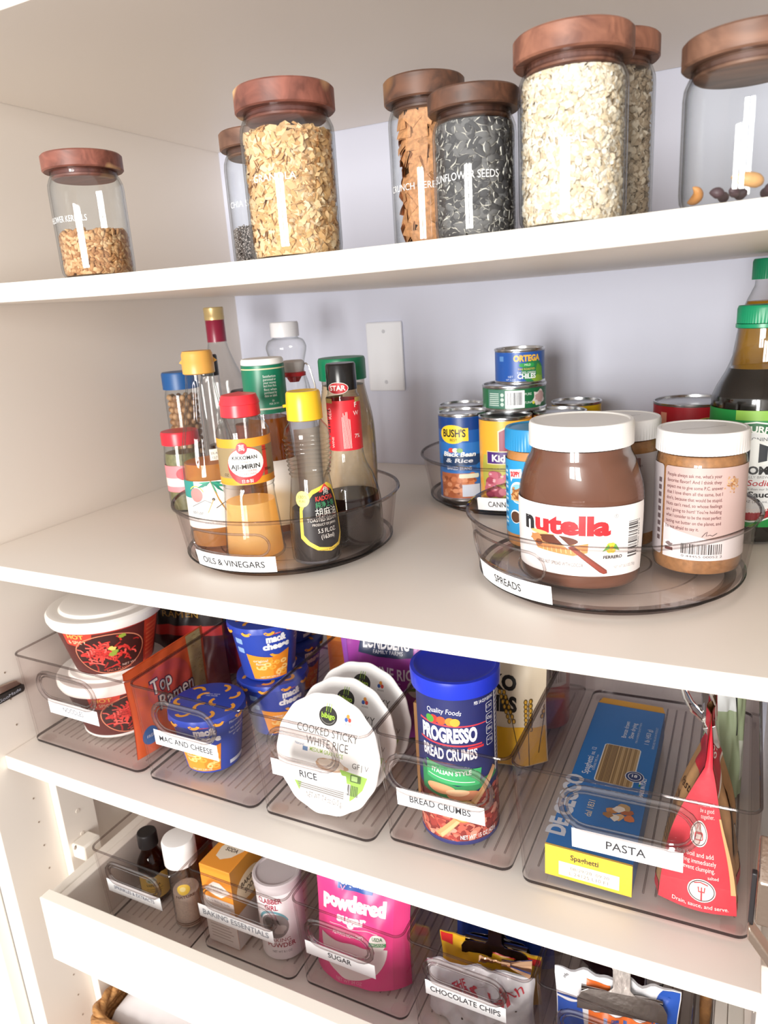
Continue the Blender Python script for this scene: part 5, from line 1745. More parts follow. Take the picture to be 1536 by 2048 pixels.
def jas_art(A, w, h):
    A.rect(-w / 2, 0, -w / 2 + 0.008, h, '#8E4BA8').rect(w / 2 - 0.022, 0, w / 2 - 0.0165, h, '#9A3F93')
    A.poly([(-0.034, h * 0.995), (0.036, h * 0.995), (0.037, h * 0.80), (0.0, h * 0.775), (-0.038, h * 0.81)], '#25335A')
    A.text('LUNDBERG', 0.0, h * 0.865, 0.0150, '#F1F0F4', w=0.062, bold=0.03).text('FAMILY FARMS', 0.003, h * 0.815, 0.0050, '#E6E6EE', w=0.040).text('JASMINE RICE', 0.001, h * 0.575, 0.0150, '#F0E6F0', w=0.086, bold=0.02)
    A.text('ORGANIC', 0.0, h * 0.50, 0.006, '#E4CBE6', w=0.04).ell(0.042, h * 0.50, 0.013, 0.013, '#EDE8DC').rect(0.030, h * 0.47, 0.054, h * 0.50, '#5E8F52').text('USDA', 0.042, h * 0.515, 0.005, '#4B7A44')
    A.rrect(-0.045, 0.02, 0.03, 0.05, 0.004, '#6E2F83')


pouch('rice_pouch', 'purple jasmine rice pouch standing behind the white rice bowls', 'pouch', (0.4590, 0.2400, rz0), 6, 0.126, 0.136, 0.036, M('#9C3E9B', 0.3), jas_art, seed=9, wr=0.0010)

# --- breadcrumbs
bz = F(0.58)
t = thing('breadcrumb_canister', 'tall navy breadcrumb canister with a bright blue plastic lid', 'canister', (0.6060, 0.1045, bz), facing(0.606, 0.1035) - 3)
MB().lathe([(0, 0), (0.0412, 0), (0.0418, 0.001), (0.0418, 0.004), (0.0410, 0.005), (0.0410, 0.178), (0, 0.178)], M('#2B3170', 0.35), n=72, cap=False).build('canister_body', t)
MB().lathe([(0.0425, 0.1700), (0.0455, 0.1710), (0.0462, 0.1850), (0.0455, 0.1885), (0.0420, 0.1890), (0.0395, 0.1870), (0.0370, 0.1868), (0.034, 0.1862), (0, 0.1862)], M('#1E35C4', 0.3), n=72).build('lid', t)
A = Art().rect(-0.129, 0.002, 0.129, 0.1745, '#252A63')
A.rect(-0.129, 0.002, 0.129, 0.060, '#7E2B28')
rnd = random.Random(5)
for i in range(260):
    u, v = rnd.uniform(-0.075, 0.075), rnd.uniform(0.006, 0.060)
    A.blob(u, v, rnd.uniform(0.003, 0.0065), rnd.uniform(0.002, 0.0045), rnd.choice(('#B8483C', '#A33A33', '#C9604F', '#8C2E2A', '#D9826B', '#E09A84')), i, 8, 0.35)
A.poly([(-0.042, 0.088), (-0.042, 0.058), (-0.01, 0.056), (0.01, 0.062), (0.050, 0.072), (0.050, 0.079), (0.0, 0.071), (-0.02, 0.078)], '#2C8A52').poly([(-0.034, 0.096), (0.026, 0.089), (0.023, 0.0705), (-0.034, 0.0755)], '#3FAE6A')
A.ell(-0.018, 0.066, 0.016, 0.006, '#E3A477').ell(0.006, 0.060, 0.017, 0.006, '#D98F66').ell(0.0, 0.0635, 0.012, 0.004, '#F0C49A')
A.text('ITALIAN STYLE', -0.006, 0.0835, 0.0050, '#EAF5EC', w=0.042, bold=0.02, arc=-0.3).line([(-0.032, 0.0805), (0.018, 0.0745)], 0.0007, '#EAF5EC')
A.text('BREAD CRUMBS', -0.008, 0.1010, 0.0125, '#F3F2F5', w=0.060, bold=0.03)
A.poly([(-0.042, 0.1180), (0.028, 0.1155), (0.028, 0.1173), (-0.042, 0.1198)], '#D9414A').poly([(-0.042, 0.1395), (0.046, 0.1375), (0.030, 0.1392), (-0.042, 0.1415)], '#D9414A').poly([(0.012, 0.1125), (0.030, 0.1118), (0.030, 0.1145), (0.012, 0.1150)], '#C9333C')
A.text('PROGRESSO', -0.008, 0.1215, 0.0150, '#F5F4F6', w=0.061, bold=0.05).text('Quality Foods', -0.012, 0.1530, 0.0055, '#ECEBF0', w=0.036, arc=0.09, shear=0.1)
for i, (u, c) in enumerate(((-0.022, '#D9382F'), (-0.014, '#E2572F'), (-0.005, '#E88A2E'), (-0.027, '#4E9A3C'), (0.000, '#D9A93C'))):
    A.ell(u, 0.1452 - 0.0003 * i, 0.0050, 0.0045, c, 14)
A.text('PER 1/4 CUP SERVING', 0.033, 0.1610, 0.0036, '#E4E4EA', w=0.026, bold=0.02)
for i, s in enumerate(('130', '0g', '540mg', '<1g')):
    A.rrect(0.034, 0.1475 - i * 0.0125, 0.0445, 0.1580 - i * 0.0125, 0.002, '#E4E4EA').rrect(0.0346, 0.1481 - i * 0.0125, 0.0439, 0.1574 - i * 0.0125, 0.0018, '#252A63').text(s, 0.0392, 0.1518 - i * 0.0125, 0.0036, '#F0F0F4', w=0.0075)
A.poly([(0.047, 0.075), (0.0495, 0.075), (0.0495, 0.170), (0.047, 0.170)], '#E4E4EA')
for i in range(18):
    A.rect(0.051, 0.080 + i * 0.0048, 0.062, 0.0822 + i * 0.0048, '#C9CBD8')
A.poly([(-0.026, 0.0100), (-0.018, 0.0065), (0.047, 0.080), (0.042, 0.0850)], '#D6A06A').poly([(-0.020, 0.0105), (-0.018, 0.0075), (0.046, 0.080), (0.044, 0.082)], '#E6BA86')
A.ell(0.006, 0.0415, 0.0135, 0.0135, '#E3C58A').ring(0.006, 0.0415, 0.0135, 0.0135, 0.0015, '#B98E4C').text('QUALITY', 0.006, 0.0330, 0.0032, '#6E4A22', w=0.015).blob(0.006, 0.043, 0.006, 0.004, '#C25A40', 3)
A.text('NET WT. 15 OZ (425g)', 0.022, 0.0075, 0.0050, '#F2EDEA', w=0.042, bold=0.02)
A.build('label', on_cyl(0.0411), t, step=0.004)


def panko_art(A, w, h):
    A.rect(-w / 2, 0, w / 2, h * 0.29, '#EFB62C').text('PANKO', 0.026, h * 0.565, 0.0180, '#262320', w=0.074, bold=0.05, al='R').text('CRUMBS', 0.027, h * 0.41, 0.0180, '#262320', w=0.078, bold=0.05, al='R')
    for u, v, a in ((0.040, 0.02, 0.0), (0.050, 0.035, 0.25), (0.030, 0.03, -0.3), (-0.03, 0.03, 0.2), (-0.045, 0.02, -0.1)):
        A.line([(u, v - 0.02), (u + a * 0.03, v + 0.03), (u + a * 0.07, v + 0.062)], 0.0009, '#5B4416')
        for k in range(7):
            q = v + 0.028 + k * 0.006
            c = u + a * (q - v) * 1.1
            A.ell(c - 0.0028, q, 0.0022, 0.0034, '#6E541E', 8).ell(c + 0.0028, q, 0.0022, 0.0034, '#6E541E', 8).ell(c - 0.0026, q, 0.0013, 0.0024, '#D9A63A', 8).ell(c + 0.0026, q, 0.0013, 0.0024, '#D9A63A', 8)


pouch('breadcrumb_pouch', 'beige and yellow pouch with wheat drawings right behind the blue canister', 'pouch', (0.6085, 0.2350, bz), 4, 0.118, 0.172, 0.046, M('#E3D3B8', 0.4), panko_art, seed=12, wr=0.0008)
t = thing('crumb_box', 'thin brown carton along the left wall of the breadcrumb bin', 'box', (0.5550, 0.165, bz))
MB().box(-0.006, 0.006, -0.045, 0.03, 0, 0.122, M('#8A6238', 0.6)).build('carton', t, bevel=0.001)
Art().rect(-0.04, 0.02, 0.025, 0.115, '#A87B45').text('PANKO', -0.008, 0.075, 0.012, '#4A3420', w=0.05, bold=0.03).text('JAPANESE', -0.008, 0.055, 0.008, '#4A3420', w=0.05).build('printed_side', on_plane((0.0061, 0, 0), (0, 1, 0), (0, 0, 1)), t)
t = thing('seasoning_canister', 'small red and gold canister at the back right of the breadcrumb bin', 'canister', (0.6420, 0.3350, bz), 14)
MB().lathe([(0, 0), (0.030, 0), (0.0305, 0.002), (0.0305, 0.168), (0.029, 0.170), (0, 0.170)], M('#C93A33', 0.4), n=48, cap=False).build('canister_body', t)
Art().rect(0.0, 0.06, 0.03, 0.125, '#E8E2D8').bars(0.004, 0.065, 0.022, 0.05, 20, '#8A8078', 3).rect(-0.06, 0.130, 0.06, 0.150, '#D9A23C').build('label', on_cyl(0.0306), t, step=0.004)
pouch('snack_pouch', 'red and blue pouch at the back left of the breadcrumb bin', 'pouch', (0.5810, 0.3400, bz), 0, 0.066, 0.178, 0.030, M('#C92B2B', 0.35), lambda A, w, h: A.rect(-w / 2, 0, w / 2, h * 0.62, '#24367E').rect(-w / 2, h * 0.86, w / 2, h * 0.94, '#E4573A'), seed=15)

# --- pasta
pz = F(0.74)


def spaghetti_box(label, loc, rot, full=True):
    """lies on its back: x = width, y = length (front end at -y), z = thickness"""
    t = thing('spaghetti_box', label, 'pasta box', loc, rot=rot)
    W, Ln, T = 0.0805, 0.274, 0.0345
    BLU, YEL = '#1F6FB8', '#F3C33C'
    mb = MB()
    mb.box(-W / 2, W / 2, 0.0, Ln, 0, T, M(BLU, 0.35))
    mb.build('carton', t, bevel=0.0008)
    e = 0.0001
    A = Art().rect(-W / 2, 0.0, W / 2, T * 0.30, YEL).rect(-W / 2, T * 0.30, W / 2, T, YEL)
    A.text('Spaghetti', -0.003, T * 0.68, 0.0056, '#3A3524', w=0.026, bold=0.02).rect(-0.027, 0.0035, 0.029, 0.0190, '#F6F1E6').text('08/29/28  09:20', 0.002, 0.0120, 0.0034, '#8A8478', w=0.036).text('L 24125 L10 F1', 0.001, 0.0060, 0.0038, '#8A8478', w=0.036)
    A.build('front_end', on_plane((0, -e, 0), (1, 0, 0), (0, 0, 1)), t)
    A = Art().rect(-W / 2, 0, W / 2, 0.0015, YEL)
    A.rrect(-0.016, 0.112, 0.024, 0.186, 0.004, '#DDE4EA').rrect(-0.015, 0.113, 0.023, 0.185, 0.004, '#A98A5E')
    rnd = random.Random(4)
    for i in range(26):
        u = -0.0145 + i * 0.00145
        A.rect(u, 0.1135, u + 0.0009, 0.1845, rnd.choice(('#7B6240', '#8E7348', '#C2A576', '#6A5234')))
    A.text('DE CECCO', -0.0265, 0.066, 0.0170, '#C9CED8', w=0.100, bold=0.05, rot=90).text('dal 1831', -0.0075, 0.066, 0.0065, '#E6D9B8', w=0.026, rot=90)
    A.text('Spaghetti', -0.0235, 0.138, 0.0070, '#EAF0F6', w=0.034, rot=90).text('no. 12', -0.0235, 0.166, 0.0050, '#EAF0F6', w=0.015, rot=90).text('COOKING TIME 12 min', -0.0185, 0.145, 0.0026, '#D4E2EE', w=0.030, rot=90)
    A.text('Bronze drawn', 0.004, 0.222, 0.0052, '#E6EEF5', w=0.036, rot=90).text('Slow drying', 0.012, 0.222, 0.0052, '#E6EEF5', w=0.034, rot=90).text('FOR A SUPERIOR QUALITY PASTA', 0.0175, 0.220, 0.0022, '#C9DAE9', w=0.045, rot=90).text('1 lb (453 g)', 0.030, 0.215, 0.0050, '#E6EEF5', w=0.032, rot=90).text('ENRICHED MACARONI PRODUCT', 0.0365, 0.215, 0.0024, '#C9DAE9', w=0.046, rot=90)
    A.text('MADE IN ITALY', 0.036, 0.118, 0.0042, '#EDF2F6', w=0.034, rot=90, bold=0.02).rect(0.0295, 0.1180, 0.0312, 0.1220, '#2F8F4A').rect(0.0295, 0.1220, 0.0312, 0.1260, '#EDEDED').rect(0.0295, 0.1260, 0.0312, 0.1300, '#C9333C')
    A.ell(0.0235, 0.133, 0.0098, 0.0098, '#E6EAF0').ell(0.0235, 0.133, 0.0090, 0.0090, '#22386B').ring(0.0235, 0.133, 0.0068, 0.0068, 0.0008, '#E6EAF0').text('18', 0.0235, 0.1315, 0.0048, '#F2F4F7', bold=0.02)
    for i, (u, v, c) in enumerate(((0.010, 0.070, '#C98A4A'), (0.018, 0.062, '#E0B47A'), (0.024, 0.072, '#B5622F'), (0.014, 0.060, '#E9E2D4'), (0.028, 0.064, '#D9793A'), (0.021, 0.078, '#C2A06A'), (0.016, 0.074, '#F0E8DA'), (0.008, 0.062, '#A8763E'))):
        A.blob(u, v, 0.0058, 0.0050, c, i, 9, 0.3)
    A.build('printed_top', on_plane((0, 0, T + e), (1, 0, 0), (0, 1, 0)), t)
    Art().text('Spaghetti n 12', 0.14, T * 0.35, 0.009, '#8FB6DA', w=0.06).rect(0, 0, 0.0015, T, YEL).build('printed_side', on_plane((W / 2 + e, 0, 0), (0, 1, 0), (0, 0, 1)), t)
    mb = MB()
    mb.prism([(-W / 2, Ln), (W / 2, Ln), (W / 2 - 0.004, Ln + 0.014), (-W / 2 + 0.004, Ln + 0.014)], T - 0.0015, T - 0.0006, M('#E2A62E', 0.5))
    mb.build('end_flap', t)
    return t


spaghetti_box('blue spaghetti box with yellow end lying flat at the front of the pasta bin', (0.7505, 0.0580, pz), (0, 0, 0))


# tall paper pasta bag, pinched at the top by the clip
t = thing('pasta_bag', 'red and kraft paper pasta bag clipped shut, at the right of the pasta bin', 'bag', (0.8435, 0.0, pz + 0.002))
x0, x1, y0, y1, H = -0.0345, 0.0345, 0.0680, 0.150, 0.185
RED, KR = M('#C9303F', 0.55, bump=0.3, bscale=60), M('#B98F62', 0.7, vary=0.12, vscale=80, bump=0.3, bscale=60)
rnd = random.Random(21)
wob = [(rnd.uniform(5, 14), rnd.uniform(5, 14), rnd.uniform(0, 6)) for _ in range(5)]


def wv(a, b):
    return sum(sin(k * a + p) * sin(q * b + p) for k, q, p in wob) * 0.0009


def half(tt):
    """half width of the bag at relative height"""
    return (1 - min(1, tt / 0.74) ** 1.5) * 0.93 + 0.045


XM = 0.0035


def left_face(a, b):
    tt = b
    x = XM + (x0 - XM) * half(tt) + wv(a * 1.3, b)
    return (x, y0 + (y1 - y0) * a - 0.012 * sin(pi * tt * 0.9) * (1 - a) * 0 + 0.018 * tt * (1 - a), H * tt)


def right_face(a, b):
    tt = b
    x = XM + (x1 - XM) * half(tt) - wv(a, b * 1.2)
    return (x, y0 + (y1 - y0) * (1 - a) + 0.018 * tt * a, H * tt)


def front_face(a, b):
    l = left_face(0, b)
    r = right_face(1, b)
    k = -0.006 * sin(pi * a) * (1 - b) + 0.010 * sin(pi * a) * max(0, b - 0.45)
    return (l[0] + (r[0] - l[0]) * a, l[1] + (r[1] - l[1]) * a + k, H * b)


def back_face(a, b):
    l = right_face(0, b)
    r = left_face(1, b)
    return tuple(l[i] + (r[i] - l[i]) * a for i in range(3))


MB().grid(left_face, 20, 26, KR).build('left_panel', t, ang=70)
MB().grid(right_face, 20, 26, KR).build('right_panel', t, ang=70)
mb = MB()
mb.grid(front_face, 16, 26, RED)
mb.build('front_panel', t, ang=70)
mb = MB().grid(back_face, 10, 26, KR)
mb.build('back_panel', t, ang=70)
mb = MB()
mb.add([left_face(0, 0), right_face(1, 0), right_face(0, 0), left_face(1, 0)], [(0, 3, 2, 1)], RED)
mb.build('bag_bottom', t)


def face_map(fn, w, h, sgn):
    def mp(u, v, e):
        a, b = max(0, min(1, u / w)), max(0, min(1, v / h))
        p = Vector(fn(a, b))
        q = Vector(fn(min(1, a + 0.02), b)) - Vector(fn(max(0, a - 0.02), b))
        r = Vector(fn(a, min(1, b + 0.02))) - Vector(fn(a, max(0, b - 0.02)))
        n = q.cross(r)
        n = n.normalized() if n.length > 0 else Vector((0, -1, 0))
        return tuple(p + n * (e * sgn))
    return mp


A = Art()
A.text('to a boil and add', 0.032, 0.0520, 0.0044, '#F5E4E0', w=0.040).text('stirring immediately', 0.033, 0.0455, 0.0044, '#F5E4E0', w=0.042).text('prevent clumping.', 0.034, 0.0390, 0.0044, '#F5E4E0', w=0.036).text('salted', 0.050, 0.0325, 0.0032, '#F5E4E0')
A.ell(0.036, 0.0740, 0.0112, 0.0125, '#F3E9E2').ring(0.036, 0.0740, 0.0102, 0.0113, 0.0008, '#3A2B2E').rrect(0.0305, 0.0680, 0.0415, 0.0760, 0.002, '#D9545A').line([(0.033, 0.0785), (0.034, 0.0815), (0.033, 0.0840)], 0.0008, '#C9434C').line([(0.037, 0.0785), (0.038, 0.0815), (0.037, 0.0840)], 0.0008, '#C9434C').rrect(0.0318, 0.0692, 0.0402, 0.0740, 0.001, '#F3E9E2')
A.ell(0.039, 0.0205, 0.0130, 0.0110, '#F3E9E2').ring(0.039, 0.0205, 0.0120, 0.0100, 0.0008, '#3A2B2E').line([(0.039, 0.0115), (0.039, 0.0200)], 0.0016, '#C9434C').line([(0.036, 0.0240), (0.0365, 0.0195), (0.0415, 0.0195), (0.042, 0.0240)], 0.0012, '#C9434C').line([(0.039, 0.0195), (0.039, 0.0240)], 0.0012, '#C9434C').line([(0.032, 0.0270), (0.038, 0.0285), (0.045, 0.0265)], 0.0010, '#C9434C')
A.text('Drain, sauce, and serve.', 0.038, 0.0040, 0.0038, '#F5E4E0', w=0.050)
A.text('Al warm and', 0.045, 0.1000, 0.0040, '#F2D9D6', w=0.03).text('be a good', 0.047, 0.0945, 0.0040, '#F2D9D6', w=0.025).text('together.', 0.048, 0.0890, 0.0040, '#F2D9D6', w=0.022)
A.poly([(0.0655, 0.0200), (0.0700, 0.0200), (0.0700, 0.0900), (0.0668, 0.0900)], '#D3A772')
A.build('front_print', face_map(front_face, 0.07, H, 1), t, step=0.004, vstep=0.006, base=0.0006, eps=0.0002)
A = Art().rect(0, H * 0.60, 0.084, H, '#C22F3D').rect(0.0, H * 0.585, 0.084, H * 0.60, '#F0E6DA')
A.text('Fagioli', 0.045, H * 0.70, 0.012, '#F5E4E0', w=0.05, shear=0.3).ell(0.062, 0.030, 0.010, 0.018, '#EEE7DC').ring(0.062, 0.030, 0.010, 0.018, 0.001, '#2E2825').line([(0.055, 0.018), (0.069, 0.042)], 0.001, '#2E2825').rect(0, 0, 0.084, 0.012, '#C9303F')
A.poly([(0.020, 0.035), (0.050, 0.030), (0.066, 0.06), (0.055, 0.095), (0.030, 0.095)], '#8C6A42')
A.build('right_print', face_map(lambda a, b: right_face(1 - a, b), 0.084, H, 1), t, step=0.005, vstep=0.006, base=0.0006, eps=0.0002)
A = Art().rect(0, H * 0.64, 0.084, H, '#C22F3D')
A.text('Pasta,', 0.050, H * 0.50, 0.0085, '#3A2A20', w=0.026, shear=0.2).text('from Fork', 0.028, H * 0.41, 0.0085, '#3A2A20', w=0.034, shear=0.2)
for i in range(9):
    A.rect(0.012, H * 0.36 - i * 0.0052, 0.072 - (i * 7 % 4) * 0.004, H * 0.36 - i * 0.0052 + 0.0011, '#5B4430')
A.rect(0, 0, 0.084, 0.008, '#C9303F')
A.build('left_print', face_map(lambda a, b: left_face(1 - a, b), 0.084, H, 1), t, step=0.005, vstep=0.006, base=0.0006, eps=0.0002)

# chrome clip on the bag
t = thing('bag_clip', 'shiny chrome clip gripping the top of the red pasta bag', 'clip', (0.8440, 0.112, pz + 0.171), rot=(0, radians(-24), radians(4)))
CH = M('#CFCBC6', 0.12, 1.0)
mb = MB()
mb.prism([(-0.006, 0.0), (0.006, 0.0), (0.0015, -0.022), (-0.0015, -0.022)], -0.020, 0.060, CH, lambda x, y, z: (x, z, y))
mb.build('jaw', t, bevel=0.001)
for s in (-1, 1):
    pts = [(s * 0.005, -0.007, -0.002), (s * 0.010, -0.009, 0.012), (s * 0.011, -0.010, 0.026), (s * 0.010, -0.006, 0.034), (s * 0.010, 0.006, 0.034), (s * 0.011, 0.010, 0.026), (s * 0.010, 0.009, 0.012), (s * 0.005, 0.007, -0.002)]
    MB().tube(pts, 0.0014, CH, n=8).build('handle', t)
MB().tube([(0, -0.012, 0.002), (0, 0.012, 0.002)], 0.0042, CH, n=16).build('spring', t)

pouch('snack_pouch', 'pale green and white pouch standing at the back right of the pasta bin', 'pouch', (0.8570, 0.2550, pz + 0.002), 30, 0.046, 0.185, 0.040, M('#A9B895', 0.45),
      lambda A, w, h: A.rect(-w / 2, h * 0.55, 0.004, h, '#E4E8E8').line([(0.005, h * 0.4), (0.005, h)], 0.0016, '#2B2C30').ring(-0.012, h * 0.74, 0.010, 0.013, 0.0045, '#5B3F9A', 40, 320).rect(0.010, h * 0.1, 0.02, h * 0.35, '#D8DED0'), seed=31, wr=0.0012)
# ------------------------------------------------------------------ pull-out drawer
DF = 0.660                      # drawer floor level
t = thing('drawer', 'cream pull-out drawer below the middle row of bins, slightly open', 'drawer', (0.47, -0.035, DF))
X0, X1 = 0.060 - 0.47, 0.888 - 0.47


def dbox(name, a, b, c, d, e, f, mat=CAB, bev=0.0012):
    o = MB().box(a, b, c, d, e, f, mat).build(name, t, smooth=False, bevel=bev)
    return o


dbox('front_panel', X0, X1, 0.0, 0.0165, -0.0085, 0.0935, EDGE)
dbox('side_panel', X0 + 0.008, X0 + 0.020, 0.0170, 0.56, -0.007, 0.0815)
dbox('side_panel', X1 - 0.020, X1 - 0.008, 0.0170, 0.56, -0.007, 0.0815)
dbox('drawer_base', X0 + 0.0205, X1 - 0.0205, 0.0170, 0.56, -0.006, 0.0, CAB)
dbox('back_panel', X0 + 0.0205, X1 - 0.0205, 0.548, 0.56, 0.0002, 0.0815)
MET = M('#EFE7DC', 0.35)
for nm, a, b in (('slide_rail', X0 - 0.008, X0 + 0.0075), ('slide_rail', X1 - 0.0075, X1 + 0.008)):
    dbox(nm, a, b, 0.0172, 0.56, 0.050, 0.082, MET, 0.002)
t = thing('slide_bracket', 'cream metal slide bracket screwed to the left upright beside the drawer', 'bracket', (0.0148, 0.056, 0.748))
mb = MB()
mb.box(0.0, 0.026, 0.0, 0.032, -0.020, 0.004, MET)
mb.build('bracket_body', t, bevel=0.003)
MB().tube([(0.008, -0.0002, -0.002), (0.011, -0.0004, 0.003)], 0.002, M('#9B8F84', 0.5), n=8).build('slot', t)

z0 = DF + 0.0004


def dbin(label, x0, x1, y0, text, lab, hand, tw, **k):
    return clear_bin(label, x0, x1, y0, z0, text, lab, hand, tw, h=0.130, tilt=None, **k)


dbin('clear drawer bin at the far left holding extracts and a sprinkle shaker', 0.0905, 0.2385, 0.0330, 'SPRINKLES & EXTRACTS', (0.1610, 0.0755), (0.119, 0.212, 0.084, 0.118), 0.072, ink='#7C7C8C', th=0.0055, lw=0.048)
dbin('clear drawer bin of baking soda and baking powder', 0.2405, 0.3945, 0.0545, 'BAKING ESSENTIALS', (0.3110, 0.0650), (0.262, 0.378, 0.076, 0.112), 0.104, ink='#8E9199', th=0.0085, lw=0.059)
dbin('clear drawer bin holding a bright pink sugar pouch', 0.3965, 0.5475, 0.0610, 'SUGAR', (0.4610, 0.0630), (0.418, 0.508, 0.073, 0.112), 0.032, lw=0.048)
dbin('clear drawer bin of chocolate chip bags with a black clip', 0.5500, 0.6955, 0.0620, 'CHOCOLATE CHIPS', (0.6200, 0.0710), (0.574, 0.667, 0.082, 0.116), 0.082, lw=0.047)
dbin('clear drawer bin at the right holding a white and blue bag with a chrome clip', 0.6975, 0.8500, 0.0650, 'CHIPS', (0.7700, 0.0630), (0.722, 0.825, 0.073, 0.110), 0.030)
G = z0 + 0.0066

# extracts
t = thing('extract_bottle', 'small brown glass bottle with a black cap and yellow label', 'bottle', (0.1230, 0.1000, G), 46)
P = smooth_prof([(0.0185, 0), (0.0205, 0.003), (0.0206, 0.045), (0.0195, 0.058), (0.0130, 0.072), (0.0105, 0.080), (0.0105, 0.084)], 4)
MB().lathe([(0, 0)] + P + [(0, 0.084)], CLEAR('brown_glass', '#B5703A', '#5A2A12', power=1.5), n=44, cap=False).build('glass_body', t)
MB().lathe(shrink(P, 0.0015, 0.002, 0.062), M('#3A1A0C', 0.2), n=36).build('extract', t)
ribbed_cap(mb := MB(), 0.0140, 0.0842, 0.1060, M('#1C191A', 0.35), n=40, depth=0.0004)
mb.build('cap', t)
A = Art().rect(-0.025, 0.006, 0.025, 0.042, '#E9C565').poly([(-0.025, 0.042), (-0.012, 0.047), (0, 0.042), (0.012, 0.047), (0.025, 0.042)], '#E9C565').ell(-0.004, 0.038, 0.0075, 0.0055, '#D9D6B8').blob(-0.004, 0.038, 0.005, 0.0035, '#8FA36E', 3)
A.text('VANILLA', -0.002, 0.0275, 0.0036, '#4A3A1C', w=0.020, bold=0.02)
for i in range(4):
    A.rect(-0.013, 0.022 - i * 0.0035, 0.011 - i * 0.002, 0.0228 - i * 0.0035, '#8A7038')
A.build('label', on_cyl(0.0208), t, step=0.003)
t = thing('extract_bottle', 'second brown bottle half hidden behind the small black-capped one', 'bottle', (0.1600, 0.1560, G), 40)
P2 = smooth_prof([(0.0195, 0), (0.0215, 0.003), (0.0215, 0.06), (0.0200, 0.075), (0.0120, 0.09), (0.0110, 0.1)], 4)
MB().lathe([(0, 0)] + P2, CLEAR('rose_glass', '#D9A79C', '#8A4A40', power=1.5), n=40, cap=False).build('glass_body', t)
MB().lathe(shrink(P2, 0.0015, 0.002, 0.066), M('#5A2A1C', 0.25), n=32).build('extract', t)
MB().lathe([(0.0115, 0.0985), (0.0125, 0.099), (0.0123, 0.115), (0, 0.116)], M('#C9BFC4', 0.3), n=32).build('cap', t)
t = thing('sprinkle_shaker', 'clear plastic shaker with a tall white cap, half full of pale sprinkles', 'shaker', (0.2030, 0.0810, G), 40)
P = [(0.0185, 0), (0.0200, 0.002), (0.0200, 0.095), (0.0185, 0.099)]
MB().lathe([(0, 0)] + P, GLASS, n=48, cap=False).build('plastic_body', t)
MB().lathe([(0.0205, 0.0990), (0.0222, 0.1000), (0.0222, 0.1320), (0.0205, 0.1355), (0.0150, 0.1362), (0, 0.1363)], M('#F4F1EF', 0.35), n=48).build('cap', t)
A = Art().ell(-0.001, 0.066, 0.0088, 0.0088, '#EEC94F').ell(-0.002, 0.067, 0.004, 0.004, '#F5E29A').text('NATURE', 0.0, 0.0520, 0.0042, '#6E4A3A', w=0.026, bold=0.02).rect(-0.03, 0.009, 0.03, 0.0105, '#7A5A4A').rect(-0.02, 0.006, 0.02, 0.0075, '#8A6A5A')
A.build('label', on_cyl(0.0201), t, step=0.003)
sx_, sy_ = 0.2030, 0.0810
mb = MB()
mb.lathe([(0, 0.0002), (0.0168, 0.0002), (0.0176, 0.003), (0.0176, 0.052), (0, 0.053)], M('#EBD8C8', 0.8, vary=0.12, vscale=500, bump=0.25, bscale=700), n=40)
tag(mb.build('sprinkles', loc=(sx_, sy_, G + 0.0002)), 'pale pinkish sprinkles filling half of the white-capped shaker', 'sprinkles', kind='stuff')
pouch('sprinkle_packet', 'pink and red packet behind the white-capped shaker', 'packet', (0.1980, 0.2000, G), 8, 0.060, 0.135, 0.030, '#D23A5C', lambda A, w, h: A.blob(0.0, h * 0.8, 0.015, 0.012, '#F0B7C4', 2).rect(-w / 2, h * 0.3, w / 2, h * 0.5, '#B0264A'), seed=41)

# baking soda
t = thing('baking_soda_box', 'orange and white baking soda carton at the front left of its bin', 'box', (0.2760, 0.0640, G))
W2, DP, HH = 0.0250, 0.066, 0.1230
OR = '#EE9A35'
MB().box(-W2, W2, 0, DP, 0, HH, M(OR, 0.5)).build('carton', t, bevel=0.001)
e = 0.0001
A = Art().rect(-W2, 0, W2, HH * 0.60, '#E4DDD8').poly([(-W2 + 0.003, HH * 0.69), (-0.004, HH * 0.82), (0.006, HH * 0.82), (W2 - 0.003, HH * 0.73), (0.006, HH * 0.63), (-0.004, HH * 0.64)], '#F5EFE6').text('BAKING', 0.001, HH * 0.735, 0.0042, '#6E6A6A', w=0.020).text('SODA', 0.001, HH * 0.69, 0.0042, '#6E6A6A', w=0.014)
A.text('Pure Baking Soda', 0, HH * 0.55, 0.0032, '#6E6E78', w=0.036)
for i in range(9):
    A.rect(-0.019, HH * 0.40 - i * 0.0050, 0.018 - (i * 5 % 3) * 0.003, HH * 0.40 - i * 0.0050 + 0.0012, '#A8988F')
A.build('printed_front', on_plane((0, -e, 0), (1, 0, 0), (0, 0, 1)), t)
A = Art().rect(0, 0, DP, HH * 0.42, '#D9CFCB').rect(0, HH * 0.42, DP, HH, '#C98A35').ell(DP * 0.55, HH * 0.66, 0.028, 0.020, '#E6D3B4', 32).text('BAKING', DP * 0.55, HH * 0.68, 0.0075, '#4A3B30', w=0.036, bold=0.02).text('SODA', DP * 0.55, HH * 0.58, 0.0075, '#4A3B30', w=0.024, bold=0.02)
A.build('printed_side', on_plane((W2 + e, 0, 0), (0, 1, 0), (0, 0, 1)), t)
A = Art().poly([(-0.012, 0.020), (-0.002, 0.016), (0.010, 0.024), (0.019, 0.040), (0.018, 0.056), (0.004, 0.060), (-0.010, 0.052), (-0.015, 0.036)], '#EDE0CC').text('BAKING', 0.002, 0.042, 0.0062, '#4A3B30', w=0.026, bold=0.02).text('SODA', 0.003, 0.033, 0.0062, '#4A3B30', w=0.019, bold=0.02)
A.build('printed_top', on_plane((0, 0, HH + e), (1, 0, 0), (0, 1, 0)), t)
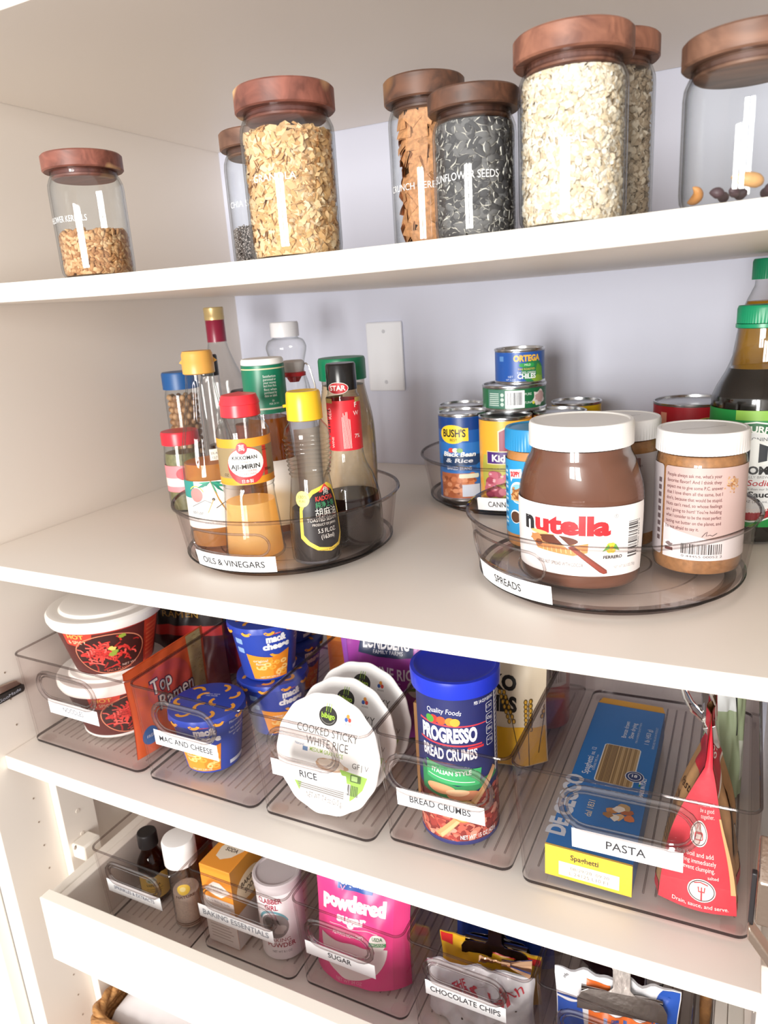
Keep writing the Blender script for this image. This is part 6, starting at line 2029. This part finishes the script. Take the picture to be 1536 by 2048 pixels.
t = thing('baking_powder_can', 'white baking powder can with a grey plastic lid', 'can', (0.3490, 0.1000, G), 36)
MB().lathe([(0, 0), (0.0292, 0), (0.0300, 0.0012), (0.0295, 0.003), (0.0295, 0.110), (0, 0.110)], M('#F0EDEE', 0.4), n=60, cap=False).build('can_body', t)
MB().lathe([(0.0300, 0.1020), (0.0308, 0.1028), (0.0308, 0.1100), (0.0318, 0.1110), (0.0318, 0.1155), (0.0305, 0.1170), (0.0275, 0.1172), (0.0262, 0.1155), (0, 0.1155)], M('#C9C0C2', 0.35), n=60).build('lid', t)
A = Art().rect(-0.09, 0.0035, 0.09, 0.1015, '#F1EEF0').text('CLABBER', -0.014, 0.0885, 0.0075, '#A6324A', w=0.034, bold=0.03, rot=4).text('GIRL', -0.012, 0.0790, 0.0075, '#A6324A', w=0.018, bold=0.03)
A.ring(-0.012, 0.052, 0.022, 0.026, 0.0035, '#6FA9B5', 20, 160).ell(-0.010, 0.054, 0.0185, 0.0190, '#8C8684').blob(-0.012, 0.056, 0.011, 0.012, '#5A5452', 4).blob(-0.004, 0.050, 0.008, 0.008, '#B5AEA9', 6)
A.text('BAKING', -0.006, 0.0290, 0.0060, '#9B2E3C', w=0.030).text('POWDER', -0.004, 0.0205, 0.0070, '#9B2E3C', w=0.038, bold=0.02).text('NET WT 8.1 OZ', -0.004, 0.0120, 0.0034, '#6E686C', w=0.026)
A.build('label', on_cyl(0.0297), t, step=0.003)
t = thing('food_colour_bottle', 'tiny dark brown bottle between the baking soda carton and the powder can', 'bottle', (0.3160, 0.1560, G), 30)
MB().lathe([(0, 0), (0.0110, 0.001), (0.0115, 0.003), (0.0115, 0.060), (0.006, 0.070), (0.006, 0.076), (0, 0.076)], M('#4A2A18', 0.25), n=32, cap=False).build('glass_body', t)
Art().rect(-0.02, 0.030, 0.02, 0.034, '#D9C7AE').rect(-0.02, 0.044, 0.02, 0.047, '#D9C7AE').build('label', on_cyl(0.0117), t, step=0.003)

# sugar
def sugar_art(A, w, h):
    A.rect(w * 0.355, 0, w / 2, h, '#D9417E').rrect(-0.030, h * 0.77, 0.017, h * 0.90, 0.001, '#24509E').text('organics', -0.0065, h * 0.807, 0.0080, '#F2F4F8', w=0.040, bold=0.02)
    A.text('powdered', -0.008, h * 0.615, 0.0165, '#FBF3F5', w=0.086, bold=0.07).text('sugar', -0.010, h * 0.505, 0.0115, '#FBF3F5', w=0.040, bold=0.05).line([(-0.040, h * 0.472), (0.026, h * 0.472)], 0.0009, '#F6B9CD')
    A.text('ALWAYS NON-GMO', -0.014, h * 0.395, 0.0048, '#FBE7EE', w=0.042, bold=0.02)
    n = 24
    A.poly([(-0.008 + 0.046 * cos(pi + pi * i / n), h * 0.34 + (h * 0.29) * sin(pi + pi * i / n)) for i in range(n + 1)], '#EFE6E2')
    A.ell(0.0255, h * 0.395, 0.0105, 0.0105, '#F4F1EA').rect(0.0150, h * 0.365, 0.0360, h * 0.395, '#3F9A5B').text('USDA', 0.0255, h * 0.415, 0.0045, '#3F7A4B', w=0.013, bold=0.02).text('ORGANIC', 0.0255, h * 0.372, 0.0032, '#F4F1EA', w=0.018)
    A.text('NET WT 24 OZ', -0.010, h * 0.02, 0.004, '#F3A9C2', w=0.034)
    for u, v in ((-0.050, 0.92), (-0.026, 0.80), (0.03, 0.9)):
        A.line([(u, h * v), (u + 0.003, h * v - 0.005), (u + 0.006, h * v)], 0.0015, '#F3A0BE')


pouch('sugar_pouch', 'bright pink powdered sugar pouch with a white oval window', 'pouch', (0.4700, 0.0970, G + 0.004), 7, 0.124, 0.148, 0.055, M('#E8458A', 0.3), sugar_art, seed=51, wr=0.0009, tilt=9)

# chocolate chips
pouch('chip_bag', 'clear crinkled bag of white chips with red script lettering', 'bag', (0.6240, 0.1000, G), 10, 0.122, 0.072, 0.040, M('#DAD9DB', 0.2, vary=0.08, vscale=50, bump=0.5, bscale=90),
      lambda A, w, h: A.text('THE', -0.022, h * 0.66, 0.008, '#C9303F', w=0.016, rot=25, bold=0.02).text('Per', -0.010, h * 0.52, 0.020, '#C9303F', w=0.030, rot=30, bold=0.03).text('bi', 0.028, h * 0.48, 0.022, '#C9303F', w=0.018, rot=30, bold=0.03).text('Ch', 0.042, h * 0.66, 0.012, '#C9303F', w=0.02, rot=30).blob(0.034, h * 0.2, 0.0015, 0.0015, '#3A2A22', 1).blob(0.042, h * 0.42, 0.0012, 0.0012, '#3A2A22', 2).blob(-0.02, h * 0.15, 0.0013, 0.0013, '#3A2A22', 3), seed=61, wr=0.0032)
pouch('chip_bag', 'yellow and red chip bag folded over behind the clear bag', 'bag', (0.6230, 0.1380, G), 4, 0.122, 0.070, 0.024, M('#EDB92E', 0.3),
      lambda A, w, h: A.rect(-w / 2, h * 0.80, -w / 2 + 0.016, h, '#D9302E').poly([(-0.01, h), (-0.01, h * 0.90), (w / 2, h * 0.80), (w / 2, h * 0.93)], '#D9302E').text('TOLL', -0.002, h * 0.90, 0.006, '#F7E4C4', bold=0.02), seed=62, wr=0.0016)
pouch('chip_bag', 'shiny royal blue chip bag standing at the back of the chip bin', 'bag', (0.6230, 0.1950, G), 2, 0.126, 0.165, 0.030, M('#2C55C4', 0.2),
      lambda A, w, h: A.ell(0.030, h * 0.80, 0.0095, 0.0095, '#C9D2E4').ring(0.030, h * 0.80, 0.0085, 0.0085, 0.001, '#2C3F7A').text('KETO', 0.030, h * 0.79, 0.0045, '#2C3F7A', w=0.012, bold=0.02), seed=63, wr=0.0022)


def bulldog(label, loc, rot, w, mat, stem=0.016, hgt=0.042):
    t = thing('bulldog_clip', label, 'clip', loc, rot=rot)
    h = w / 2
    for s in (-1, 1):
        poly = [(-h, 0.0), (h, 0.0), (h, 0.010), (h - 0.004, 0.017), (h - 0.011, 0.0205), (stem * 0.75, 0.0215), (stem * 0.5, 0.0255), (stem * 0.5, hgt - 0.010), (stem * 0.72, hgt - 0.004), (stem * 0.6, hgt), (-stem * 0.6, hgt), (-stem * 0.72, hgt - 0.004),
                (-stem * 0.5, hgt - 0.010), (-stem * 0.5, 0.0255), (-stem * 0.75, 0.0215), (-h + 0.011, 0.0205), (-h + 0.004, 0.017), (-h, 0.010)]

        def xf(x, y, z, s=s):
            bend = 0.002 + 0.30 * y if y < 0.02 else 0.008 + 0.10 * (y - 0.02)
            return (x, s * (bend + z), y)
        MB().prism(poly, 0.0, 0.0011, mat, xf).build('plate', t, bevel=0.0004, smooth=False)
    MB().tube([(-h + 0.004, 0, 0.018), (h - 0.004, 0, 0.018)], 0.0042, mat, n=14).build('spring', t)
    for sx in (-1, 1):
        MB().tube([(sx * stem * 0.3, -0.0145, hgt - 0.006), (sx * stem * 0.3, 0.0145, hgt - 0.006)], 0.0012, mat, n=8).build('rivet', t)
    return t


bulldog('black glossy clip holding the yellow chip bag shut', (0.6300, 0.1380, G + 0.0500), (radians(-14), 0, radians(6)), 0.082, M('#2A1A16', 0.08, 0.6, coat=0.5), hgt=0.052)
t = thing('foil_twist', 'crumpled bronze foil twist lying on the clear chip bag', 'foil', (0.6500, 0.1120, G + 0.0735), 10)
FO = M('#C99F7E', 0.15, 1.0)
mb = MB()
rnd = random.Random(5)
mb.grid(lambda a, b: (-0.030 + 0.030 * a, (b - 0.5) * 0.010 * (1.2 - a) + 0.0, 0.004 + 0.003 * sin(9 * b + 2) * (1 - a) + 0.001 * sin(22 * a)), 12, 8, FO)
mb.grid(lambda a, b: (0.030 * a, (b - 0.5) * 0.024 * (0.25 + a), 0.004 + 0.004 * sin(11 * b) * a), 12, 10, FO)
mb.tube([(-0.004, 0, 0.004), (0.006, 0, 0.004)], 0.0035, FO, n=10)
o = mb.build('foil', t, ang=20)
pouch('chip_bag', 'dark violet bag against the left wall of the chocolate chip bin', 'bag', (0.5740, 0.2550, G), 74, 0.080, 0.150, 0.018, M('#3C3F78', 0.25), seed=66, wr=0.002)

# right-hand bin
pouch('snack_bag', 'white and blue snack bag with orange band, clipped with a chrome clip', 'bag', (0.7720, 0.1150, G), 8, 0.126, 0.106, 0.050, M('#ECECEF', 0.35),
      lambda A, w, h: A.poly([(-w / 2, 0), (-w / 2, h * 0.62), (-0.036, h * 0.70), (-0.028, h * 0.2), (0.0, 0)], '#2B57B4').poly([(w / 2, h * 0.55), (w / 2, h), (0.046, h), (0.030, h * 0.74), (0.040, h * 0.60)], '#2B57B4').line([(-w / 2, h * 0.66), (-0.034, h * 0.74)], 0.002, '#2B57B4')
      .rect(-0.028, h * 0.40, 0.040, h * 0.66, '#E8722C').text('HUG', 0.006, h * 0.46, 0.016, '#3D5FB0', w=0.036, bold=0.06).line([(0.028, h * 0.48), (0.052, h * 0.92)], 0.0022, '#2B57B4').rect(-0.030, h * 0.80, -0.006, h * 0.93, '#E8722C').rect(-0.030, h * 0.76, -0.006, h * 0.80, '#2B57B4').text('info', -0.050, h * 0.92, 0.004, '#4A4A50', rot=60), seed=71, wr=0.0028)
bulldog('big chrome bulldog clip on the white and blue snack bag', (0.7800, 0.0990, G + 0.0760), (radians(-38), 0, radians(10)), 0.090, M('#958D88', 0.16, 1.0, bump=0.2, bscale=45), stem=0.018, hgt=0.052)
pouch('snack_pouch', 'white pouch with black and green nutrition print at the right end of the drawer bin', 'pouch', (0.8080, 0.1800, G), 60, 0.042, 0.152, 0.022, M('#E9EAEA', 0.4),
      lambda A, w, h: [A.text(s, -0.002, h * (0.86 - 0.085 * i), 0.0062, c, w=0.034, bold=0.03) for i, (s, c) in enumerate((('Nutrition', '#26262A'), ('Total Fat', '#26262A'), ('Organic', '#2F8A4A'), ('Natural', '#2F8A4A'), ('Sugar', '#26262A'), ('Total', '#26262A'), ('Iron', '#26262A')))] and A, seed=73, wr=0.0006)
pouch('snack_pouch', 'dark maroon bag standing behind the chrome clip', 'pouch', (0.7640, 0.2250, G), 4, 0.096, 0.160, 0.030, M('#4A2A30', 0.25), seed=74, wr=0.002)
t = thing('wooden_handle', 'turned brown wooden handle standing in shade right of the last drawer bin', 'handle', (0.8590, 0.1500, DF + 0.0004))
MB().lathe([(0, 0), (0.0055, 0.0), (0.0060, 0.02), (0.0048, 0.045), (0.0062, 0.075), (0.0062, 0.105), (0.0045, 0.125), (0.0055, 0.135), (0, 0.138)], WOOD('handle_wood', '#5A3A22', '#8A6238', 30), n=24, cap=False).build('turned_stick', t)

# ------------------------------------------------------------------ basket below
t = thing('wicker_basket', 'brown wicker basket with a white cloth lining on the lowest level', 'basket', (0.20, 0.25, 0.3205))
WK = WOOD('wicker', '#8E5C31', '#D09A5E', 60)
bx, by, bh = 0.170, 0.235, 0.150
mb = MB()
for k in range(15):
    z = 0.006 + k * 0.0098
    pts = []
    loop = rloop(-bx, bx, -by, by, 0.03, z, 5)
    dense = []
    for i, p in enumerate(loop):
        q = loop[(i + 1) % len(loop)]
        m = max(1, int(hypot(q[0] - p[0], q[1] - p[1]) / 0.008))
        dense += [(p[0] + (q[0] - p[0]) * j / m, p[1] + (q[1] - p[1]) * j / m, z) for j in range(m)]
    c = len(dense)
    out = []
    for i, p in enumerate(dense):
        d = 0.0028 * sin(i * pi / 2 + k * pi)
        r = hypot(p[0], p[1]) or 1
        out.append((p[0] * (1 + d / r), p[1] * (1 + d / r), z))
    mb.tube(out, 0.0052, WK, n=6, closed=True)
mb.box(-bx + 0.004, bx - 0.004, -by + 0.004, by - 0.004, 0.0, 0.008, WK)
mb.build('woven_wall', t, ang=70)
mb = MB()
loop = rloop(-bx, bx, -by, by, 0.03, bh + 0.004, 8)
dense = []
for i, p in enumerate(loop):
    q = loop[(i + 1) % len(loop)]
    m = max(1, int(hypot(q[0] - p[0], q[1] - p[1]) / 0.005))
    dense += [(p[0] + (q[0] - p[0]) * j / m, p[1] + (q[1] - p[1]) * j / m) for j in range(m)]
for ph in (0, 2 * pi / 3, 4 * pi / 3):
    out = []
    for i, (x, y) in enumerate(dense):
        r = hypot(x, y)
        d = 0.0055 * cos(i * 0.42 + ph)
        out.append((x * (1 + d / r), y * (1 + d / r), bh + 0.006 + 0.0055 * sin(i * 0.42 + ph)))
    mb.tube(out, 0.0058, WK, n=7, closed=True)
mb.build('braided_rim', t, ang=70)
mb = MB()
CL = M('#EFE9EA', 0.9, bump=0.3, bscale=40)


def cloth(a, b):
    x, y = (2 * a - 1), (2 * b - 1)
    e = max(abs(x), abs(y))
    return (x * (bx - 0.016), y * (by - 0.016), bh - 0.004 + 0.018 * (1 - e ** 4) + 0.004 * sin(7 * a + 3 * b) + 0.003 * sin(13 * b - 5 * a) - (0.02 if e > 0.97 else 0))


mb.grid(cloth, 36, 36, CL)
mb.build('cloth_lining', t, ang=80)
